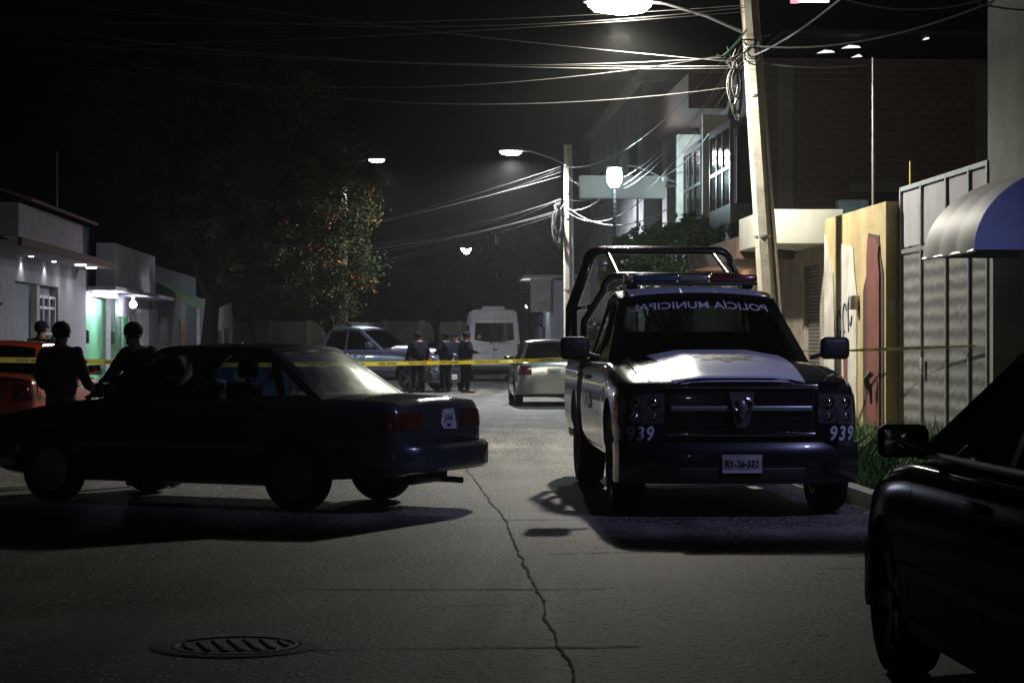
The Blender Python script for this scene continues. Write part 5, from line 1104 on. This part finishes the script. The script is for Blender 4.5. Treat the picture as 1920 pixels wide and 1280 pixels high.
for i, (L, D) in enumerate(fl):
    lb = ['far dark tree above the grey pickup roof', 'far dark tree above the officers and the van', 'far dark tree right of the van roof', 'far tree left of the second utility pole', 'far dark tree behind the small pale house', 'deepest dark tree near the street end, behind the pickup', 'far tree behind the second utility pole'][i]
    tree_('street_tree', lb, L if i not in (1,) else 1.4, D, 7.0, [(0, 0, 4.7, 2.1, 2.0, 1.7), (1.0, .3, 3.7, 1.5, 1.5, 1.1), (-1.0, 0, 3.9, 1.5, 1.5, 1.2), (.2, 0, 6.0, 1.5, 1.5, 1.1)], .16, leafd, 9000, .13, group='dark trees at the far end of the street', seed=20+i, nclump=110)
# grass verge: stuff
gm = leafmat('grass_blades', (.06, .12, .025), (.14, .28, .05)); vs = []; fs = []; rn = random.Random(11)
for _ in range(17000):
    l_ = rn.uniform(3.98, 6.05); d_ = rn.uniform(17.5, 31); dens = sin(d_*1.7)*sin(l_*3.1+1)
    if rn.random() > .72+.3*dens: continue
    hh = rn.uniform(.08, .34)*(1.1+.5*dens)*(1.35 if d_ < 24 else 1); a = rn.uniform(0, 2*pi); ww = rn.uniform(.006, .014); p_ = S(l_, d_, .0); t = V((cos(a), sin(a), 0)); u = V((-sin(a), cos(a), 0))*rn.uniform(.0, .3)*hh*2.4
    k = len(vs); vs += [p_-t*ww, p_+t*ww, p_+u*.45+V((0, 0, hh*.6))+t*ww*.8, p_+u*.45+V((0, 0, hh*.6))-t*ww*.8, p_+u*1.3+V((0, 0, hh))]; fs += [(k, k+1, k+2, k+3), (k+3, k+2, k+4)]
me = bpy.data.meshes.new('grass'); me.from_pydata(vs, [], fs); tag(link_mesh('grass', me, gm), 'overgrown green grass on the verge beside the kerb', 'grass', kind='stuff')
# ------------------------------------------------------------------ overhead cables
def cable(a, c, sag, r, label, group='overhead cables', n=26, mat=None):
    a = V(a); c = V(c); pts = [a+(c-a)*t+V((0, 0, -4*sag*t*(1-t))) for t in linspace(0, 1, n)]
    o = MB().tube(pts, r, 5).build('overhead_cable', mat or Mt['wire'], None, 60); tag(o, label, 'cable', group); return o
A1 = 'overhead cable sagging left across the street from the near pole top'
LEFT = [(-8.3, 66), (-8.3, 60), (-8.3, 72), (-8.2, 80), (-8.2, 55)]
def P1(px, py): return W(px, py, 29.4)
hook = P1(1357, 104)
NP = ['upper cable tied to the hook by the near pole, sagging far left', 'lower cable tied to the hook by the near pole, sagging left', 'cable leaving the near pole just below the hook, almost straight', 'second cable below the hook on the near pole', 'topmost cable running left from the near pole, behind the lamp', 'second topmost cable running left from the near pole', 'third cable from the top of the near pole, dropping left', 'cable from the near pole climbing to the upper left corner', 'lowest and faintest cable sagging left from the near pole']
for k_, (s_, (x_, y_, Y_), sg_) in enumerate((
    (hook, (-120, 70, 33), .62), (hook+V((.02, 0, -.03)), (-60, 20, 36), .42), (P1(1392, 124), (-160, 58, 38), .18), (P1(1392, 128), (-110, 30, 34), .26),
    (P1(1398, 14), (-60, -20, 33), .42), (P1(1398, 10), (-100, 30, 36), .2), (P1(1398, 22), (-150, 90, 32), .12), (P1(1396, 118), (-40, -60, 35), .12), (P1(1396, 160), (-160, -10, 36), .9))):
    cable(s_, W(x_, y_, Y_), sg_, .0055, NP[k_], 'overhead cables from the near pole')
B1 = 'thin overhead cable running from the near pole down to the second pole'
def P2(px, py): return W(px, py, 58.6)
for k_, (a, c, sg_) in enumerate(((P1(1400, 60), P2(1057, 312), .6), (P1(1398, 96), P2(1057, 330), .9), (P1(1396, 110), P2(1056, 372), .7), (P1(1396, 118), P2(1056, 394), 1.0), (P1(1397, 75), P2(1057, 320), 1.3))):
    cable(a, c, sg_, .0045, ('first', 'second', 'third', 'fourth', 'lowest hanging')[k_]+' thin cable from the top, running between the near and second poles', 'cables between the two poles')
C1 = 'overhead cable fanning left from the second pole toward the tree'
for i, (py, L, D, z, sg_) in enumerate(((312, -8, 72, 4.2, .3), (316, -8, 90, 5.4, .6), (322, -8, 80, 4.4, .3), (330, -8, 66, 3.9, .2), (372, -8, 100, 6.2, .9), (373, -8, 92, 5.6, .7), (375, -8, 84, 5.2, .6), (392, -8, 78, 4.8, .7), (394, -8, 88, 4.6, .4), (397, -8, 72, 4.4, .5), (400, -8, 96, 3.8, .3), (374, -8, 110, 5.8, 1.0))):
    cable(P2(1052, py), S(L, D, z), sg_, .0075, ('number one', 'second', 'third', 'fourth', 'fifth', 'sixth', 'seventh', 'eighth', 'ninth', 'tenth', 'eleventh', 'middle')[i].replace('number one', 'topmost')+' cable down the second pole fanning left toward the tree', 'cables fanning from the second pole')
D1 = 'lit overhead cable rising right from the near pole to the roofs'
cable(P1(1408, 106), W(1640, -60, 20), .10, .013, 'bright thick cable rising steeply right from the near pole', 'cables right of the near pole')
cable(P1(1415, 86), W(2000, -60, 21), .28, .012, 'long sagging cable from the near pole over the brick wall', 'cables right of the near pole')
cable(P1(1418, 116), W(1625, 122, 28.6), .06, .009, 'faint level cable from the near pole to the thin mast', 'cables right of the near pole')
cable(W(1560, -10, 24), W(1900, -18, 21), .18, .012, 'cable crossing the top right corner of the view', 'cables right of the near pole')
cable(W(1830, 6, 21), W(1990, 20, 20), .03, .01, 'short dark cable in front of the plastered wall', 'cables right of the near pole')
cable(P2(1060, 392), W(1150, 352, 46), .2, .012, 'cable between the second pole and the lantern', 'cables at the second pole'); cable(P2(1060, 394), W(1240, 335, 46), .6, .012, 'cable between the second pole and the curved bracket', 'cables at the second pole'); cable(P2(1060, 385), W(1262, 385, 46), .5, .012, 'loose low cable between the second pole and the bay building', 'cables at the second pole')
cable(W(1246, 330, 45.4), W(1330, 250, 39), .1, .01, 'cable from the curved bracket up the bay building', 'cables at the second pole')
cable(hook, P1(1400, 55), .02, .012, 'short stay wire from the near pole to the cable hook', 'cables right of the near pole', mat=pbr('green_cable', (.03, .12, .07), .4))
# coils hanging from the near pole, tangles at both poles
rn = random.Random(4)
def loops(name, label, c, n, rx, rz, th=.012, drop=0):
    b = MB()
    for k in range(n):
        ax = rn.uniform(.6, 1.2)*rx; az = rn.uniform(.6, 1.15)*rz; tw = rn.uniform(-.5, .5); dx = rn.uniform(-.04, .04)
        pts = [V(c)+V((dx+ax*cos(t)*(.6+.4*sin(t*.5)), ax*.6*sin(t+tw), -az+az*sin(t)-drop)) for t in linspace(-pi/2, 3*pi/2, 22)]
        b.tube(pts, th*rn.uniform(.6, 1.2), 5)
    for k in range(n):
        p0 = V(c)+V((rn.uniform(-.1, .1), rn.uniform(-.05, .05), 0)); b.tube([p0, p0+V((rn.uniform(-.12, .12), 0, .1)), p0+V((rn.uniform(-.25, .25), 0, rn.uniform(.05, .3)))], th*.7, 4)
    return tag(b.build(name, Mt['wire'], None, 60), label, 'cable coil')
loops('cable_coil', 'hanging coil of cables beside the near pole', P1(1380, 128), 7, .10, .34)
loops('cable_coil', 'tangle of looped cable ends around the near pole', P1(1412, 88), 6, .14, .12, .009)
loops('cable_coil', 'tangle of cables hanging from the second pole', P2(1046, 392), 8, .16, .5, .014)
# ------------------------------------------------------------------ police tape
tapem = pbr('yellow_tape', (.36, .3, .03), .4, var=.1); inkm = pbr('tape_ink', (.02, .02, .01), .6)
def tape(name, pts, wd, label, phrase='POLICIA   NO PASAR', twist=None):
    pts = [V(p_) for p_ in pts]; L_ = [0]
    for a, c in zip(pts, pts[1:]): L_.append(L_[-1]+(c-a).length)
    fx_, fy_, fz_ = (pchip(list(zip(L_, [p_[k] for p_ in pts]))) for k in range(3)); T = L_[-1]; tw = twist or (lambda s: 0)
    def surf(s, v, off=0):
        p_ = V((fx_(s), fy_(s), fz_(s))); q_ = V((fx_(s+.05), fy_(s+.05), fz_(s+.05))); d = (q_-p_); d = d.normalized() if d.length > 1e-6 else V((1, 0, 0))
        nrm = d.cross(V((0, 0, 1))).normalized(); a = tw(s); up = V((0, 0, 1))*cos(a)+nrm*sin(a); fn = d.cross(up).normalized()
        return p_+up*v*wd+fn*off
    N = int(T/.12)
    b = MB(); b.slab(lambda i, j: surf(min(T-.051, T*i), j-.5), N, 2, (0, .0015, 0)); o = b.build(name, tapem, None, 60); tag(o, label, 'tape', 'police tape across the street')
    me0 = text_mesh(phrase, wd*.78, 0, .0012, 1.15); xs_ = [v.co.x for v in me0.vertices]; x0, x1 = min(xs_), max(xs_); tl = x1-x0
    s = .25; vs = []; fs = []
    while s+tl < T-.2:
        k = len(vs)
        for v in me0.vertices: vs.append(tuple(surf(s+v.co.x-x0, v.co.y/wd, .004)))
        fs += [tuple(i+k for i in p_.vertices) for p_ in me0.polygons]; s += tl+.38
    if vs: me = bpy.data.meshes.new('tape_text'); me.from_pydata(vs, [], fs); me_ = link_mesh('tape_text', me, inkm, o)
    return o
tape('police_tape', [W(-120, 673, 23), W(40, 675, 24), W(230, 679, 26), W(450, 684, 29), W(700, 682, 32), W(850, 679.5, 34), W(960, 677, 35), W(1085, 671, 33), W(1250, 662, 31), W(1428, 655, 30)], .062, 'long yellow police tape from the left edge across the street to the pole', twist=lambda s: .25*sin(s*.35)+.45*max(0, min(1, (s-14)/4)))
tape('police_tape', [W(1436, 658, 30), W(1560, 657.5, 28.2), W(1700, 653, 25.6), W(1832, 648, 22.95)], .05, 'short yellow police tape from the pole to the grey gate', twist=lambda s: .9+.3*sin(s*1.1))
# ------------------------------------------------------------------ haze
if HAZE:
    hz = MB().box((-60, -40, -1.0), (60, 190, 14)).build('haze', None); tag(hz, 'thin night haze filling the street', 'haze', kind='stuff')
    m = bpy.data.materials.new('haze'); m.use_nodes = True; n = m.node_tree.nodes; n.clear(); o_ = n.new('ShaderNodeOutputMaterial'); v_ = n.new('ShaderNodeVolumePrincipled')
    v_.inputs['Color'].default_value = (.9, .9, .88, 1); v_.inputs['Density'].default_value = HAZE; v_.inputs['Anisotropy'].default_value = .72
    m.node_tree.links.new(v_.outputs[0], o_.inputs['Volume']); hz.data.materials.append(m)
